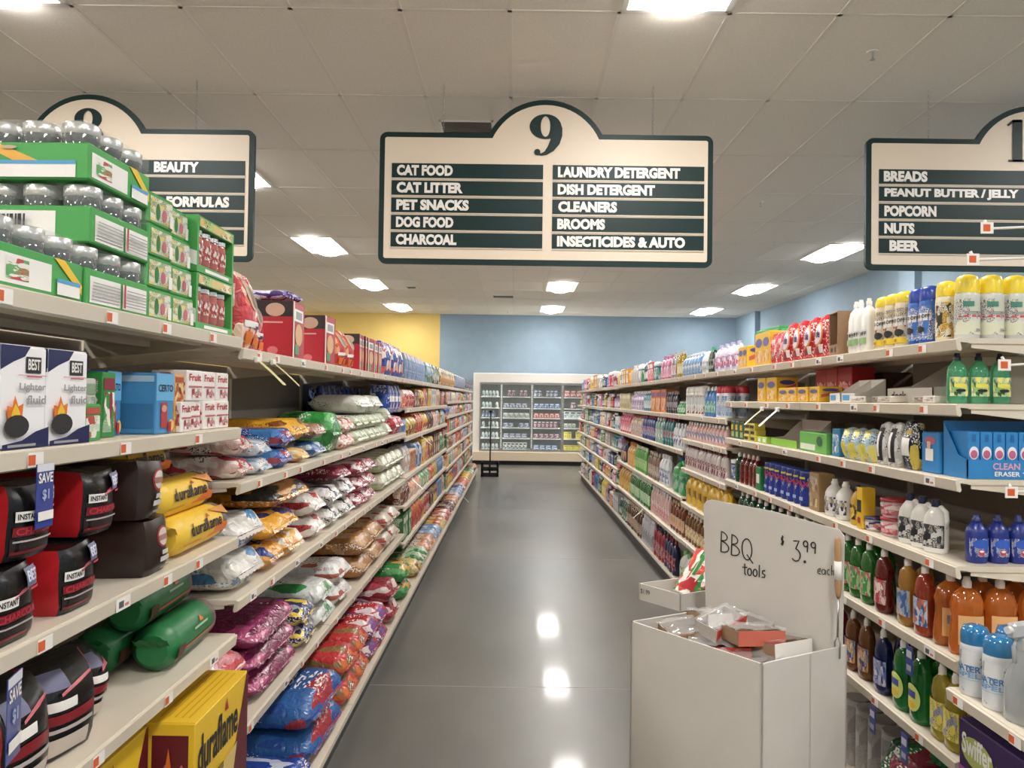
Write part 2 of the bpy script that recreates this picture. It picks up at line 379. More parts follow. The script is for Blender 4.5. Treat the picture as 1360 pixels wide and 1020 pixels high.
def sign(x0, y, digits, left, right, label):
    W, H = 2.27, .9; z0 = 2.51; cxl = 1.13
    r = root('aisle_sign', (x0, y, z0), label, 'sign', 'hanging green and cream aisle signs')
    link('border_board', MB().prism(outline(0, W, 0, H, cxl, .385, .232, .05), 0, .03, GRN).mesh('border_board'), r)
    link('face_panel', MB().prism(outline(0, W, 0, H, cxl, .385, .232, .05, .036), -.004, 0, CREAM).mesh('face_panel'), r)
    for c, (bx, rows) in enumerate(((.085, left), (1.18, right))):
        for i in range(5):
            zb = .7-.118*i-.113
            b = link('name_strip', MB().box(bx, -.008, zb, bx+1.03, -.004, zb+.098, GRN).mesh('name_strip'), r)
            link('strip_rail', MB().box(bx, -.009, zb-.012, bx+1.03, -.003, zb-.004, mat('c8bba6', .4)).mesh('strip_rail'), r)
            if i < len(rows) and rows[i]:
                t, off, wd = rows[i]
                vs, fs = text_mesh(t, .055)
                m = MB().add([(bx+off+a*wd, -.0105, zb+.0125+b_*.0735) for a, b_ in vs], fs, LET)
                link('lettering', m.mesh('lettering'), b)
    dg = MB()
    if len(digits) == 1: dg.join(stroke_digit(digits, cxl+.0, .89, .285, -.008, GRN))
    else:
        dg.join(stroke_digit(digits[0], cxl-.11, .89, .285, -.008, GRN)); dg.join(stroke_digit(digits[1], cxl+.12, .89, .285, -.008, GRN))
    link('number', dg.mesh('number'), r)
    for cx in (.43, 1.86):
        ch = MB()
        top = CH-z0
        n = int((top-H)/.02)
        for i in range(n):
            zc = H+.012+i*.02
            ch.tube([(cx+(.006 if i % 2 else 0)*math.cos(a), .015+(0 if i % 2 else .006)*math.cos(a), zc+.012*math.sin(a)) for a in [k*math.pi/3 for k in range(7)]], .0018, STEEL, 4)
        link('chain', ch.mesh('chain'), r)
q = 1/2.72*5.2/1020
sign(-.945, 5.2, '9', [('CAT FOOD', .035, 203*q), ('CAT LITTER', .035, 240*q), ('PET SNACKS', .035, 263*q), ('DOG FOOD', .035, 208*q), ('CHARCOAL', .035, 220*q)],
     [('LAUNDRY DETERGENT', .035, 443*q), ('DISH DETERGENT', .035, 352*q), ('CLEANERS', .04, 213*q), ('BROOMS', .035, 173*q), ('INSECTICIDES & AUTO', .035, 463*q)],
     'green and cream hanging aisle sign numbered nine listing cat food and laundry detergent')
q = 5.2/1020
sign(2.365, 5.2, '10', [('BREADS', .03, 58*q), ('PEANUT BUTTER / JELLY', .035, 178*q), ('POPCORN', .035, 69*q), ('NUTS', .035, 40*q), ('BEER', .07, 40*q)], [],
     'green and cream hanging aisle sign listing breads, popcorn, nuts and beer')
sign(-4.07, 5.2, '8', [], [('BEAUTY', .41, 60*q), None, ('FORMULAS', .5, 84*q)], 'green and cream hanging aisle sign listing beauty, behind the stacked jar cases')

# ------------------------------------------------------------------ shelving
MOD = 1.22
def shelf_mesh(L, dep, lip=.034):
    mb = MB(); t = .016
    prof = [(0, 0), (0, -.002), (.008, -.004), (.004, -lip), (-.006, -lip-.004), (-.010, -lip+.002), (-.006, -.012), (-.03, -.014), (-.03, -t), (-dep, -t), (-dep, 0)]
    # profile: x towards aisle, extruded along y
    n = len(prof); vs = [(x, 0, z) for x, z in prof]+[(x, L, z) for x, z in prof]
    mb.add(vs, [tuple(range(n)), tuple(range(2*n-1, n-1, -1))]+[(i, (i+1) % n, (i+1) % n+n, i+n) for i in range(n)], SHELF)
    for y in (.004, L-.008):           # tapered brackets at both ends
        pts = [(-.04, -.016), (-.04, -.028), (-dep, -.075), (-dep, -.016)]
        vs = [(x, y, z) for x, z in pts]+[(x, y+.004, z) for x, z in pts]
        mb.add(vs, [(0, 1, 2, 3), (7, 6, 5, 4), (0, 4, 5, 1), (1, 5, 6, 2), (2, 6, 7, 3), (3, 7, 4, 0)], SHELF)
    mb.add([(-.0, .0, -.016), (-.05, 0, -.016), (-.05, L, -.016), (-.0, L, -.016)], [(0, 1, 2, 3)], SHELF)
    mb.box(-.14, .01, -.03, -.12, L-.01, -.016, SHELF); mb.box(-.3, .01, -.035, -.28, L-.01, -.016, SHELF)
    return mb
tagm = MB().box(-.022, 0, 0, .022, .0012, .026, TAGW).box(-.022, -.0006, .004, -.002, 0, .022, TAGO).mesh('price_tag')
tagn = MB().box(-.03, 0, 0, .03, .0012, .028, TAGW).box(-.02, -.0006, .006, .0, 0, .02, mat('5a5a60', .6)).box(.006, -.0006, .006, .022, 0, .012, mat('c88', .6) if False else mat('cc7a70', .6)).mesh('price_tag')
DEP = .5
def gondola(side, label, z0, n, levels, xf, xdeck, deckh, first_tag=.3, pitch=.3, base=True):
    s = 1 if side == 'L' else -1         # aisle direction
    r = root('shelving_unit', (xf, z0, 0), label, 'shelving', 'store shelving units along the aisle')
    # shelf local +x must point to the aisle
    L = n*MOD
    bx = -s*DEP
    bp = []
    pm = MB().box(min(bx, bx-s*.02), .003, .1, max(bx, bx-s*.02), MOD-.003, levels[0]-.018, PANEL).mesh('back_panel')
    up = MB().box(min(bx-s*.022, bx+s*.012), .001, 0, max(bx-s*.022, bx+s*.012), .028, min(levels[0], 1.9)-.02, SHELF).mesh('upright')
    dk = xdeck-xf
    dm = MB()
    xa, xb = sorted((bx+s*.005, dk)); dm.box(xa, .002, deckh-.03, xb, MOD-.002, deckh, SHELF, .003)
    dmm = dm.mesh('deck')
    xa, xb = sorted((bx, dk-s*.05)); km = MB().box(xa, 0, 0, xb, MOD, deckh-.03, mat('3a3a3a', .5)).mesh('kick_base')
    sm = shelf_mesh(MOD-.006, DEP-.012).mesh('shelf')
    for i in range(n):
        y = i*MOD
        link('back_panel', pm, r, (0, y, 0)); link('upright', up, r, (0, y, 0))
        link('kick_base', km, r, (0, y, 0)); link('deck', dmm, r, (0, y, 0))
        for h in levels:
            sh = link('shelf', sm, r, (0, y+.003, h))
            if s < 0: sh.rotation_euler = (0, 0, math.pi); sh.location = (0, y+MOD-.003, h)
            if z0+y < 8.5:
                k = first_tag
                t = .08+random.random()*.15
                while t < MOD-.08:
                    far = z0+y+t
                    tg = link('price_tag', tagm if random.random() < .75 else tagn, sh)
                    yy = t if s > 0 else MOD-t
                    tg.location = (.008, yy, -.033); tg.rotation_euler = (0, math.radians(-4), 0)
                    tg.rotation_euler = (math.radians(0), 0, math.radians(90))
                    t += pitch*(.6+random.random()*.8)*(1 if far < 5 else 1.6)
    return r
XL, XR, XDL, XDR, DH = -.86, 1.28, -.74, 1.31, .16
Nl = [1.78, 1.50, 1.16, .86]; Fl = [1.75, 1.325, .96, .53]; Cl = [1.75, 1.515, 1.285, .97, .74, .45]; Dl = [1.75, 1.56, 1.37, 1.15, .93, .7, .42]
gondola('L', 'cream metal shelving holding charcoal, fire logs and canning jars', -.04, 2, Nl, XL, XDL, DH)
gondola('L', 'cream metal shelving stacked with big pet food bags', 2.40, 3, Fl, XL, XDL, DH)
gondola('L', 'cream metal shelving of small pet food packs past the big bags', 6.06, 3, Cl, XL, XDL, DH, pitch=.6)
gondola('L', 'closely spaced cream shelving at the freezer end of the pet side', 9.72, 5, Dl, XL, XDL, DH)
Ar = [1.795, 1.605, 1.387, 1.137, .867, .58]; Br = [1.795, 1.50, 1.32, 1.10, .84, .56]; Cr = [1.79, 1.50, 1.225, .87, .555]; Dr = [1.78, 1.50, 1.225, .98, .75, .53]
gondola('R', 'cream metal shelving holding dish soap and cleanser behind the cardboard bin', 2.22, 2, Ar, XR, XDR, DH)
gondola('R', 'single cream shelving bay with yellow jugs just past the cleansers', 4.66, 1, Br, XR, XDR, DH)
gondola('R', 'cream metal shelving holding laundry detergent bottles in the middle of the aisle', 5.88, 3, Cr, XR, XDR, DH, pitch=.6)
gondola('R', 'cream metal shelving of detergents at the freezer end', 9.54, 5, Dr, XR, XDR, DH)

# ------------------------------------------------------------------ product shapes (front faces -Y, base at z=0)
def lab_surf(rx, ry, z0, z1, span, e=2):
    def f(u, v, off):
        a = -math.pi/2+(u-.5)*span; c, s = math.cos(a), math.sin(a)
        return ((rx+off)*math.copysign(abs(c)**(2/e), c), (ry+off)*math.copysign(abs(s)**(2/e), s), z0+(z1-z0)*v)
    return f
def box_surf(w, d, h):
    return lambda u, v, off: ((u-.5)*w, -d/2-off, v*h)
def side_surf(w, d, h, s):             # s=-1: face at -X
    return lambda u, v, off: (s*(w/2+off), (s*(u-.5))*d, v*h)
def top_surf(w, d, h):
    return lambda u, v, off: ((u-.5)*w, (v-.5)*d, h+off)
def P(seed=0, *cs, kind='film', **k): return pmat(cs[0], cs[1], cs[2], seed, kind, **k)

def can(r, h, body, cap, label=None, text=None, capf=.22, n=18, dome=True):
    def f():
        zc = h*(1-capf)
        b = MB().lathe([(r*.94, 0), (r, .004), (r, zc-.012), (r*.96, zc-.003), (r*.9, zc)], body, n=n)
        out = [('can_body', b)]
        pr = [(r*.97, zc-.002), (r*.98, zc+.01), (r*.95, h-.02), (r*.8, h-.006), (r*.4, h)] if dome else [(r*.93, zc-.002), (r*.93, h-.004), (r*.88, h)]
        out.append(('cap', MB().lathe(pr, cap, n=n)))
        if label:
            m = MB().grid(lambda u, v: lab_surf(r, r, .012, zc-.02, 5.6)(u, v, .0006), 20, 1, label)
            out.append(('label', m))
        if text:
            out.append(('lettering', art(lab_surf(r+.0008, r+.0008, .012, zc-.02, 2.4), text, seg=4), len(out)-1 if label else None))
        return out
    return f
def bottle(w, d, h, liq, cap, label=None, text=None, n=18, e=2.6, neck=.22, shape=0):
    def f():
        rx, ry = w/2, d/2; q = h*(1-.13)
        pr = [(.86, 0), (.97, .008), (1, .03), (1 if shape != 1 else .93, h*.3), (.97 if shape != 1 else .84, h*.5), (.95, h*.62), (.75, q-.02), (neck*1.6, q-.004), (neck*1.2, q)]
        if shape == 2: pr = [(.9, 0), (1, .01), (1, h*.62), (.88, h*.72), (.55, h*.8), (.3, q), (.26, q)]
        b = MB().lathe(pr, liq, rx, ry, n=n, e=e)
        cw = min(rx, ry)*(.42 if shape != 2 else .5)
        c = MB().lathe([(cw, q-.002), (cw, h-.012), (cw*.75, h-.009), (cw*.7, h)], cap, n=12)
        out = [('bottle_body', b), ('cap', c)]
        if label:
            s = lab_surf(rx*1.0, ry*1.0, h*.14, h*.52, 2.3, e)
            out.append(('label', MB().grid(lambda u, v: s(u, v, .0012), 10, 1, label)))
        if text: out.append(('lettering', art(lab_surf(rx+.0015, ry+.0015, h*.14, h*.52, 2.0, e), text, seg=4), len(out)-1 if label else None))
        return out
    return f
def jug(w, d, h, body, cap, label=None, n=18):
    def f():
        rx, ry = w/2, d/2
        b = MB().lathe([(.9, 0), (1, .012), (1, h*.55), (.9, h*.68), (.55, h*.8), (.3, h*.87)], body, rx, ry, n=n, e=3.2)
        hd = MB().tube([(rx*.85, 0, h*.48), (rx*1.02, 0, h*.62), (rx*.95, 0, h*.78), (rx*.5, 0, h*.86), (rx*.2, 0, h*.83)], [ry*.3]*5, body, 8)
        c = MB().lathe([(.3*rx+.002, h*.86), (.32*rx+.002, h*.88), (.3*rx, h)], cap, n=14)
        out = [('jug_body', b), ('handle', hd), ('cap', c)]
        if label: out.append(('label', MB().grid(lambda u, v: lab_surf(rx, ry, h*.1, h*.53, 2.5, 3.2)(u, v, .001), 10, 1, label)))
        return out
    return f
def spray(w, d, h, body, trig, label=None):
    def f():
        rx, ry = w/2, d/2; q = h*.74
        b = MB().lathe([(.9, 0), (1, .01), (1, h*.38), (.8, h*.5), (.42, h*.62), (.3, q)], body, rx, ry, n=18, e=2.4)
        t = MB().lathe([(.014, q-.004), (.015, q+.02), (.01, q+.03)], trig, n=12)
        t.box(-.012, -.045, q+.028, .012, .028, h, trig, .005)
        tr = MB().tube([(0, -.02, q+.03), (0, -.034, q+.005), (0, -.03, q-.035)], .005, trig, 6)
        nz = MB().lathe([(.009, 0), (.009, .012)], mat('d8d8d8', .4), n=10).tr(Matrix.Translation((0, -.045, h-.016)) @ Matrix.Rotation(math.pi/2, 4, 'X'))
        out = [('bottle_body', b), ('spray_head', t), ('trigger', tr, 1), ('nozzle', nz, 1)]
        if label: out.append(('label', MB().grid(lambda u, v: lab_surf(rx, ry, h*.06, h*.36, 2.3, 2.4)(u, v, .001), 10, 1, label)))
        return out
    return f
def carton(w, d, h, body, front=None, side=None, top=None, flap=True):
    def f():
        out = [('carton_body', MB().box(-w/2, -d/2, 0, w/2, d/2, h, body, min(.003, w*.03)))]
        if flap: out.append(('top_flap', MB().box(-w/2+.004, -d/2+.002, h, w/2-.004, d*.3, h+.0015, body)))
        if front: out.append(('printed_front', art(box_surf(w, d, h), front, seg=1)))
        if side: out += [('printed_side', art(side_surf(w, d, h, q), side, seg=1)) for q in (-1, 1)]
        if top: out.append(('printed_top', art(top_surf(w, d, h+.0015), top, seg=1)))
        return out
    return f
def puff(w, d, h, mats, b=.02, n=7, seed=1, wr=.006, front=None, top_pinch=0):
    """soft rounded block bag; mats = (sides, front/back, top/bottom)"""
    def warp(p):
        x, y, z = p; q = Vector((x*9+seed*3.1, y*9, z*9)); nv = noise.noise_vector(q)
        if top_pinch:
            t = max(0, (z/h-.55)/.45); y *= 1-top_pinch*t*t; 
        return (x+nv.x*wr, y+nv.y*wr, max(0.0, z+nv.z*wr*(z/h)))
    bb = lambda u: (1-(2*u-1)**2)
    def face(k):
        def g(u, v, off=0):
            q = b*bb(u)*bb(v)+off
            r = .10  # rounded plan corners
            if k == 'f': p = ((u-.5)*w, -d/2-q, v*h)
            elif k == 'k': p = ((.5-u)*w, d/2+q, v*h)
            elif k == 'l': p = (-w/2-q, (.5-u)*d, v*h)
            elif k == 'r': p = (w/2+q, (u-.5)*d, v*h)
            elif k == 't': p = ((u-.5)*w, (v-.5)*d, h+q*.6)
            else: p = ((u-.5)*w, (.5-v)*d, 0)
            x, y, z = p
            # round off the box corners
            rr = 1-.07*(abs(2*x/w)**4)*(abs(2*y/d)**4); x *= rr; y *= rr
            zz = abs(2*z/h-1)**8; y *= 1-.05*zz; x *= 1-.04*zz
            return warp((x, y, z))
        return g
    def f():
        m = MB()
        for k, mm in (('f', mats[1]), ('k', mats[1]), ('l', mats[0]), ('r', mats[0]), ('t', mats[2]), ('b', mats[2])): m.grid(lambda u, v: face(k)(u, v), n, n, mm)
        out = [('bag_body', m)]
        if front: out.append(('printed_front', art(face('f'), front, step=.001, seg=5)))
        return out
    return f
def pillow(w, L, h, body, band=None, seed=0, n=14, m=16, blunt=1.0, seam=True, tip=None):
    """long film bag lying flat, long axis along Y, front end at -Y"""
    def sec(t):
        a = abs(t)
        q = max(0, 1-a**(9 if t < 0 and blunt else 5))
        return .9+.1*(1-a**8), max(.1, q**.5)
    def f():
        def g(u, v):
            t = 2*v-1; sw, sh = sec(t); ph = 2*math.pi*u; c, s = math.cos(ph), math.sin(ph)
            e = .62
            x = w/2*sw*math.copysign(abs(c)**e, c); z = h/2+h/2*sh*math.copysign(abs(s)**(e+.05), s)
            if z < h*.5: z = h*.5-(h*.5-z)*(.98)
            y = L/2*t
            nv = noise.noise_vector(Vector((x*14+seed*5, y*11, z*14)))
            nw = noise.noise_vector(Vector((x*40+seed*5, y*14, z*40)))
            kf = .3+abs(t)**3
            return (max(-w/2, min(w/2, x+nv.x*.012)), y+nv.y*.006, min(h, max(0, z+(nv.z*.014+nw.z*.005*kf)*min(1, z/h*2))))
        mb = MB().grid(g, m, n, body)
        # close the two ends
        for v in (0, 1):
            pts = [g(i/m, v) for i in range(m)]; mb.add(pts, [tuple(range(m)) if v else tuple(range(m-1, -1, -1))], body)
        out = [('bag_body', mb)]
        if seam:
            sc = tip or body
            for sy in (-1, 1):
                sm = MB().grid(lambda u, v: ((u-.5)*w*.84, sy*(L/2+.011*v-.003), h*.5+.004*math.sin(u*40)+(.012*sy*v if sy > 0 else -.012*v)), 14, 1, sc)
                out.append(('end_seam', sm))
        if band:
            def gb(u, v):
                p = Vector(g(.02+.96*u, .06+.16*v)); c = Vector((0, p.y, h/2)); return p+(p-c).normalized()*.002
            out.append(('printed_band', MB().grid(gb, m, 3, band)))
        return out
    return f
def canister(r, h, body, lid, label=None, text=None, n=20):
    def f():
        b = MB().lathe([(r*.98, 0), (r, .003), (r, h-.008), (r*.97, h-.004)], body, n=n)
        out = [('canister_body', b), ('lid', MB().lathe([(r*1.01, h-.006), (r*1.01, h-.001), (r*.93, h)], lid, n=n))]
        if label: out.append(('label', MB().grid(lambda u, v: lab_surf(r, r, h*.08, h*.9, 6.0)(u, v, .0006), 20, 1, label)))
        if text: out.append(('lettering', art(lab_surf(r+.0008, r+.0008, h*.08, h*.9, 2.6), text, seg=4), 2 if label else None))
        return out
    return f
def tub(r, h, body, lid, label=None):
    def f():
        b = MB().lathe([(r*.84, 0), (r*.88, .004), (r*.98, h*.82), (r, h*.84)], body, n=22)
        out = [('tub_body', b), ('lid', MB().lathe([(r*1.05, h*.82), (r*1.06, h*.97), (r*1.0, h)], lid, n=22))]
        if label: out.append(('label', MB().grid(lambda u, v: lab_surf(r*(.9+.07*v), r*(.9+.07*v), h*.12, h*.74, 5.5)(u, v, .003), 22, 1, label)))
        return out
    return f
def log_pack(r, L, body, tipm, text=None, seed=0):
    """paper wrapped fire log, axis along local X, twisted paper ends"""
    def f():
        def g(u, v):
            t = 2*v-1; ph = 2*math.pi*u
            q = min(1, (1-abs(t))*7+.0); rr = r*(.5+.5*min(1, q))**.6
            nn = noise.noise(Vector((t*9+seed, math.cos(ph)*3, math.sin(ph)*3)))
            rr *= 1+.05*nn*(1 if q < 1 else .4)
            return (L/2*t, rr*math.cos(ph), r+rr*math.sin(ph)*.98)
        mb = MB()
        mb.grid(lambda u, v: g(u, v*.84), 18, 12, body); mb.grid(lambda u, v: g(u, .84+.16*v), 18, 4, tipm)
        for v in (0, 1):
            pts = [g(i/18, v) for i in range(18)]; mb.add(pts, [tuple(range(18)) if v else tuple(range(17, -1, -1))], body if v == 0 else tipm)
        out = [('wrapper', mb), ('end_flap', MB().grid(lambda u, v: (-L/2-.02*v, (u-.5)*r*1.5, r*1.2+.02*v+.004*math.sin(u*20)), 8, 2, body))]
        if text:
            def s(u, v, off):
                a = -math.pi/2+(v-.5)*1.9+math.pi*.12; rr = (r+off)*1.005
                return ((u-.5)*L*.92, rr*math.cos(a+0) if False else -rr*math.cos((v-.35)*1.5), r+rr*math.sin((v-.35)*1.5))
            out.append(('printed_front', art(s, text, seg=8, step=.0008)))
        return out
    return f

# ------------------------------------------------------------------ runs on shelves
ORD = ['first', 'second', 'third', 'fourth', 'fifth', 'sixth', 'seventh', 'eighth', 'ninth', 'tenth', 'eleventh', 'twelfth', 'thirteenth', 'fourteenth', 'fifteenth', 'sixteenth', 'seventeenth', 'eighteenth']
def zL(px, X=.86): return X*1020/(684-px)
def zR(px, X=1.28): return X*1020/(px-684)
CN = {'can': 'can', 'bottle': 'bottle', 'jug': 'jug', 'spray': 'bottle', 'carton': 'box', 'bag': 'bag', 'pouch': 'bag', 'canister': 'canister', 'tub': 'tub', 'log': 'fire log', 'tray': 'tray'}
NM = {'can': 'aerosol_can', 'bottle': 'soap_bottle', 'jug': 'detergent_jug', 'spray': 'spray_bottle', 'carton': 'carton', 'bag': 'pet_food_bag', 'pouch': 'standing_bag', 'canister': 'cleanser_canister', 'tub': 'lidded_tub', 'log': 'fire_log'}
UID = [0]
WH = {}
def run(side, h, z0, z1, fn, w, d, H, kind, desc, where, stack=1, rows=1, setback=.01, n=None, gap=.006, rj=.05, name=None, front=None, share=None, key=None, far=None, flatgap=0):
    UID[0] += 1; key = key or ('run', UID[0])
    if z1 < z0: z0, z1 = z1, z0
    n = n or max(1, int((z1-z0+gap)/(w+gap))); pitch = (z1-z0)/n if (z1-z0)/n < w*1.35 else w+gap
    far = (z0 > 6.2) if far is None else far
    xf = front if front is not None else (XL if side == 'L' else XR)
    s = 1 if side == 'L' else -1
    total = n*stack*rows
    share = False
    gname = f'{desc} packs on {where}' if total > 1 else None
    for i in range(n):
        for k in range(stack):
            for rr in range(rows):
                z = z0+pitch*(i+.5)+random.uniform(-.004, .004)
                x = xf-s*(setback+d/2+rr*(d+.006)+random.uniform(0, .008))
                if share: lab = f'{desc} on {where}'; g = gname
                else:
                    b = []
                    if stack > 1: b.append(['bottom', 'top'][k] if stack == 2 else ['bottom', 'middle', 'top', 'topmost'][k])
                    if n > 1: b.append(ORD[i]+' along')
                    if rows > 1: b.append(['front', 'second', 'third', 'fourth'][rr]+' row')
                    lab = f'{desc}'+(', '+' '.join(b)+',' if b else '')+f' on {where}'; g = gname
                    if len(lab.split()) > 16: lab = lab.replace(' along', '')
                    if len(lab.split()) > 16: lab = lab.replace(' row', '').replace(' on the ', ' ')
                place(name or NM[kind], key, fn, (x, z, h+.001+k*(H+flatgap)), (math.pi/2 if s > 0 else -math.pi/2)+random.uniform(-rj, rj), lab, CN[kind], g, far=far)

def c(kind): return dict(kind=kind)
W3 = ('e8e4dc', 'd0ccc4', 'f2f0ea')
# helper colour sets
def film(a, b, cc, seed=0, scale=4, amt=.5, **k): return pmat(a, b, cc, seed, 'film', scale, amt=amt, **k)
def card(a, b, cc, seed=0, scale=4, amt=.5, **k): return pmat(a, b, cc, seed, 'card', scale, amt=amt, **k)
def lbl(a, b, cc, seed=0, scale=3, amt=.5): return pmat(a, b, cc, seed, 'plastic', scale, amt=amt)
def liq(cl): return mat(cl, .06, trans=.62, coat=.6, ior=1.36)
def pl(cl): return mat(cl, .3, coat=.25)
# ================================================================== near pet side: jar cases, lighter fluid, charcoal, logs
GRC = '3fa348'; GREEN = mat('3fa348', .4); DGREEN = mat('1f7a2e', .45); WH_ = mat('eeece6', .4); SKY = mat('4aa0d8', .4); YEL = mat('f0c020', .4)
GREY = mat('9a9a9a', .5); NAVY = mat('1b2358', .35); ORNG = mat('e8701c', .4); INK = mat('26262a', .5); PINK = mat('c8606a', .5)
LIDM = mat('dcdcda', .3, .75); JARG = mat('6c7074', .06, trans=.25, coat=.5); JFILM = mat('dfe6e2', .12, coat=.6, alpha=.1)
def jar_case(w, d, h, kind):
    def f():
        bh = h*.62
        tray = MB().box(-w/2, -d/2, 0, w/2, d/2, bh, GREEN, .003)
        out = [('carton_tray', tray)]
        r = .036
        nx, ny = max(1, int(w/.074)), 4
        for i in range(nx):
            for j in range(ny):
                x = -w/2+.04+i*(w-.08)/max(1, nx-1); y = -d/2+.04+j*(d-.08)/(ny-1)
                k = len(out)
                out.append(('jar', MB().lathe([(r*.97, bh-.02), (r, bh), (r*.98, h-.018), (r*.9, h-.012)], JARG, cx=x, cy=y, n=14, cap=False)))
                out.append(('lid', MB().lathe([(r*.97, h-.024), (r*1.02, h-.022), (r*1.02, h-.002), (r*.96, h), (r*.8, h), (r*.78, h-.002)], LIDM, cx=x, cy=y, n=16), k))
        fs, ss = box_surf(w, d, bh), side_surf(w, d, bh, -1)
        if kind == 0:
            sh = [('r', .04, .1, .6, .78, WH_), ('r', .1, .2, .34, .7, lbl('e8e4dc', 'c83c3c', '58a85c', 3, 9)), ('p', [(.62, .98), (.75, .98), (.98, .45), (.98, .2)], YEL), ('r', .66, .08, .95, .42, WH_), ('r', .66, .38, .95, .48, SKY)]
            s2 = [('p', [(.3, .98), (.42, .98), (.68, .5), (.56, .42)], mat('e8a838', .4)), ('r', .3, .05, .92, .42, WH_), ('r', .3, .4, .92, .5, SKY), ('r', -.0, .1, .18, .85, lbl('dfe0cc', '8fb878', 'c8c8a8', 5, 8)), ('e', .5, .85, .05, .05, mat('b8a088', .5))]
        else:
            sh = [('r', .06, .08, .52, .8, WH_), ('r', .55, .08, .96, .8, WH_)]+[('r', .08, .16+.09*i, .5, .19+.09*i, GREY) for i in range(6)]+[('r', .57, .16+.09*i, .93, .19+.09*i, GREY) for i in range(6)]+[('r', .52, .1, .55, .78, RED)]
            s2 = [('r', .1, .12, .78, .85, WH_)]+[('r', .36+.018*i, .22, .366+.018*i+.006*(i % 3), .74, INK) for i in range(14)]
        out.append(('printed_front', art(fs, sh, seg=1))); out.append(('printed_side', art(ss, s2, seg=1)))
        # shrink film round the case
        out.append(('shrink_film', MB().box(-w/2-.002, -d/2-.002, bh*.98, w/2+.002, d/2+.002, h+.003, JFILM, .012)))
        return out
    return f
jc = [(1.41, 0, 0, .26), (1.685, 0, 1, .26), (1.69, 1, 1, .25), (1.685, 2, 0, .25)]
NSH = 1.781
jl = ['green case of silver lidded jars on the top charcoal shelf, closest to the viewer', 'green jar case with white text panel, bottom of the tall jar stack',
      'green jar case with barcode panel, middle of the tall jar stack', 'green jar case with yellow stripe, topmost of the tall jar stack']
for (z, lv, kd, wz), lab in zip(jc, jl):
    place('jar_case', ('jc', lv, kd, wz), jar_case(wz, .33, .122, kd), (-.875-.165, z, NSH+lv*.128), math.pi/2+random.uniform(-.02, .02), lab, 'jar case', 'green cases of canning jars')
for lv in range(1, 3):
    place('jar_case', ('jcb', lv), jar_case(.26, .33, .122, 0), (-.875-.165-(.06 if lv == 1 else .0), 1.405, NSH+lv*.128), math.pi/2, f'green jar case {"second" if lv == 1 else "third"} up in the stack closest to the viewer', 'jar case', 'green cases of canning jars') if lv == 9 else None
def lidbox():
    w, d, h = .128, .2, .074
    return carton(w, d, h, GREEN, [('r', .12, .1, .96, .9, lbl('d8d8c8', 'a8c890', 'e0c870', 4, 6)), ('e', .4, .45, .08, .28, DGREEN), ('e', .64, .4, .09, .2, PINK), ('r', .84, .08, .98, .5, WH_)], [('r', .1, .1, .9, .5, WH_), ('r', .1, .45, .9, .6, SKY)])()
for i in range(2):
    for k in range(4):
        place('carton', 'lidbox', lidbox, (-.98-(.02 if i else 0)*k*.3, 1.885+i*.133, NSH+k*.077), math.pi/2+random.uniform(-.05, .05),
              f'small green box of canning lids, {["bottom","second","third","topmost"][k]} of the {["stack beside the jar cases","stack beside the red jar boxes"][i]}', 'box', 'green boxes of canning lids')
def winbox():
    w, d, h = .27, .2, .155
    m = MB(); t = .012
    m.box(-w/2, -d/2, 0, w/2, d/2, .02, GREEN); m.box(-w/2, -d/2, h-.03, w/2, d/2, h, GREEN)
    m.box(-w/2, -d/2, .02, -w/2+t, d/2, h-.03, GREEN); m.box(w/2-t, -d/2, .02, w/2, d/2, h-.03, GREEN); m.box(-w/2+t, d/2-.005, .02, w/2-t, d/2, h-.03, GREEN)
    out = [('window_carton', m), ('printed_front', art(box_surf(w, d, h), [('r', .05, .82, .95, .97, lbl('d8b868', 'a8c868', 'e8d8b0', 4, 8)), ('r', .2, .03, .85, .09, WH_)], seg=1))]
    for i in range(4):
        x = -w/2+.048+i*.058; k = len(out)
        out.append(('jar', MB().lathe([(.024, .021), (.026, .03), (.026, .1), (.022, .108)], mat('b8605c', .12, coat=.7), cx=x, cy=-d/2+.034, n=12)))
        out.append(('label', MB().grid(lambda u, v: (x+.0268*math.cos(-math.pi/2+(u-.5)*2), -d/2+.034+.0268*math.sin(-math.pi/2+(u-.5)*2), .045+.04*v), 5, 1, lbl('e8d8d0', 'c04038', '883028', 2, 5)), k))
        out.append(('lid', MB().lathe([(.025, .108), (.025, .12)], LIDM, cx=x, cy=-d/2+.034, n=12), k))
    out.append(('printed_side', art(side_surf(w, d, h, -1), [('p', [(.0, .75), (.0, .5), (1, .1), (1, .35)], WH_)], seg=1)))
    return out
for k in range(2): place('jar_carton', 'winbox', winbox, (-.975, 2.225, NSH+k*.158), math.pi/2, f'green window box with four red jars showing, {["lower","upper"][k]} of two', 'box', 'green window boxes of red jars')
place('jar_carton', 'winbox', winbox, (-1.19, 2.2, NSH), math.pi/2, 'green window box of jars in the row behind the front two', 'box', 'green window boxes of red jars')

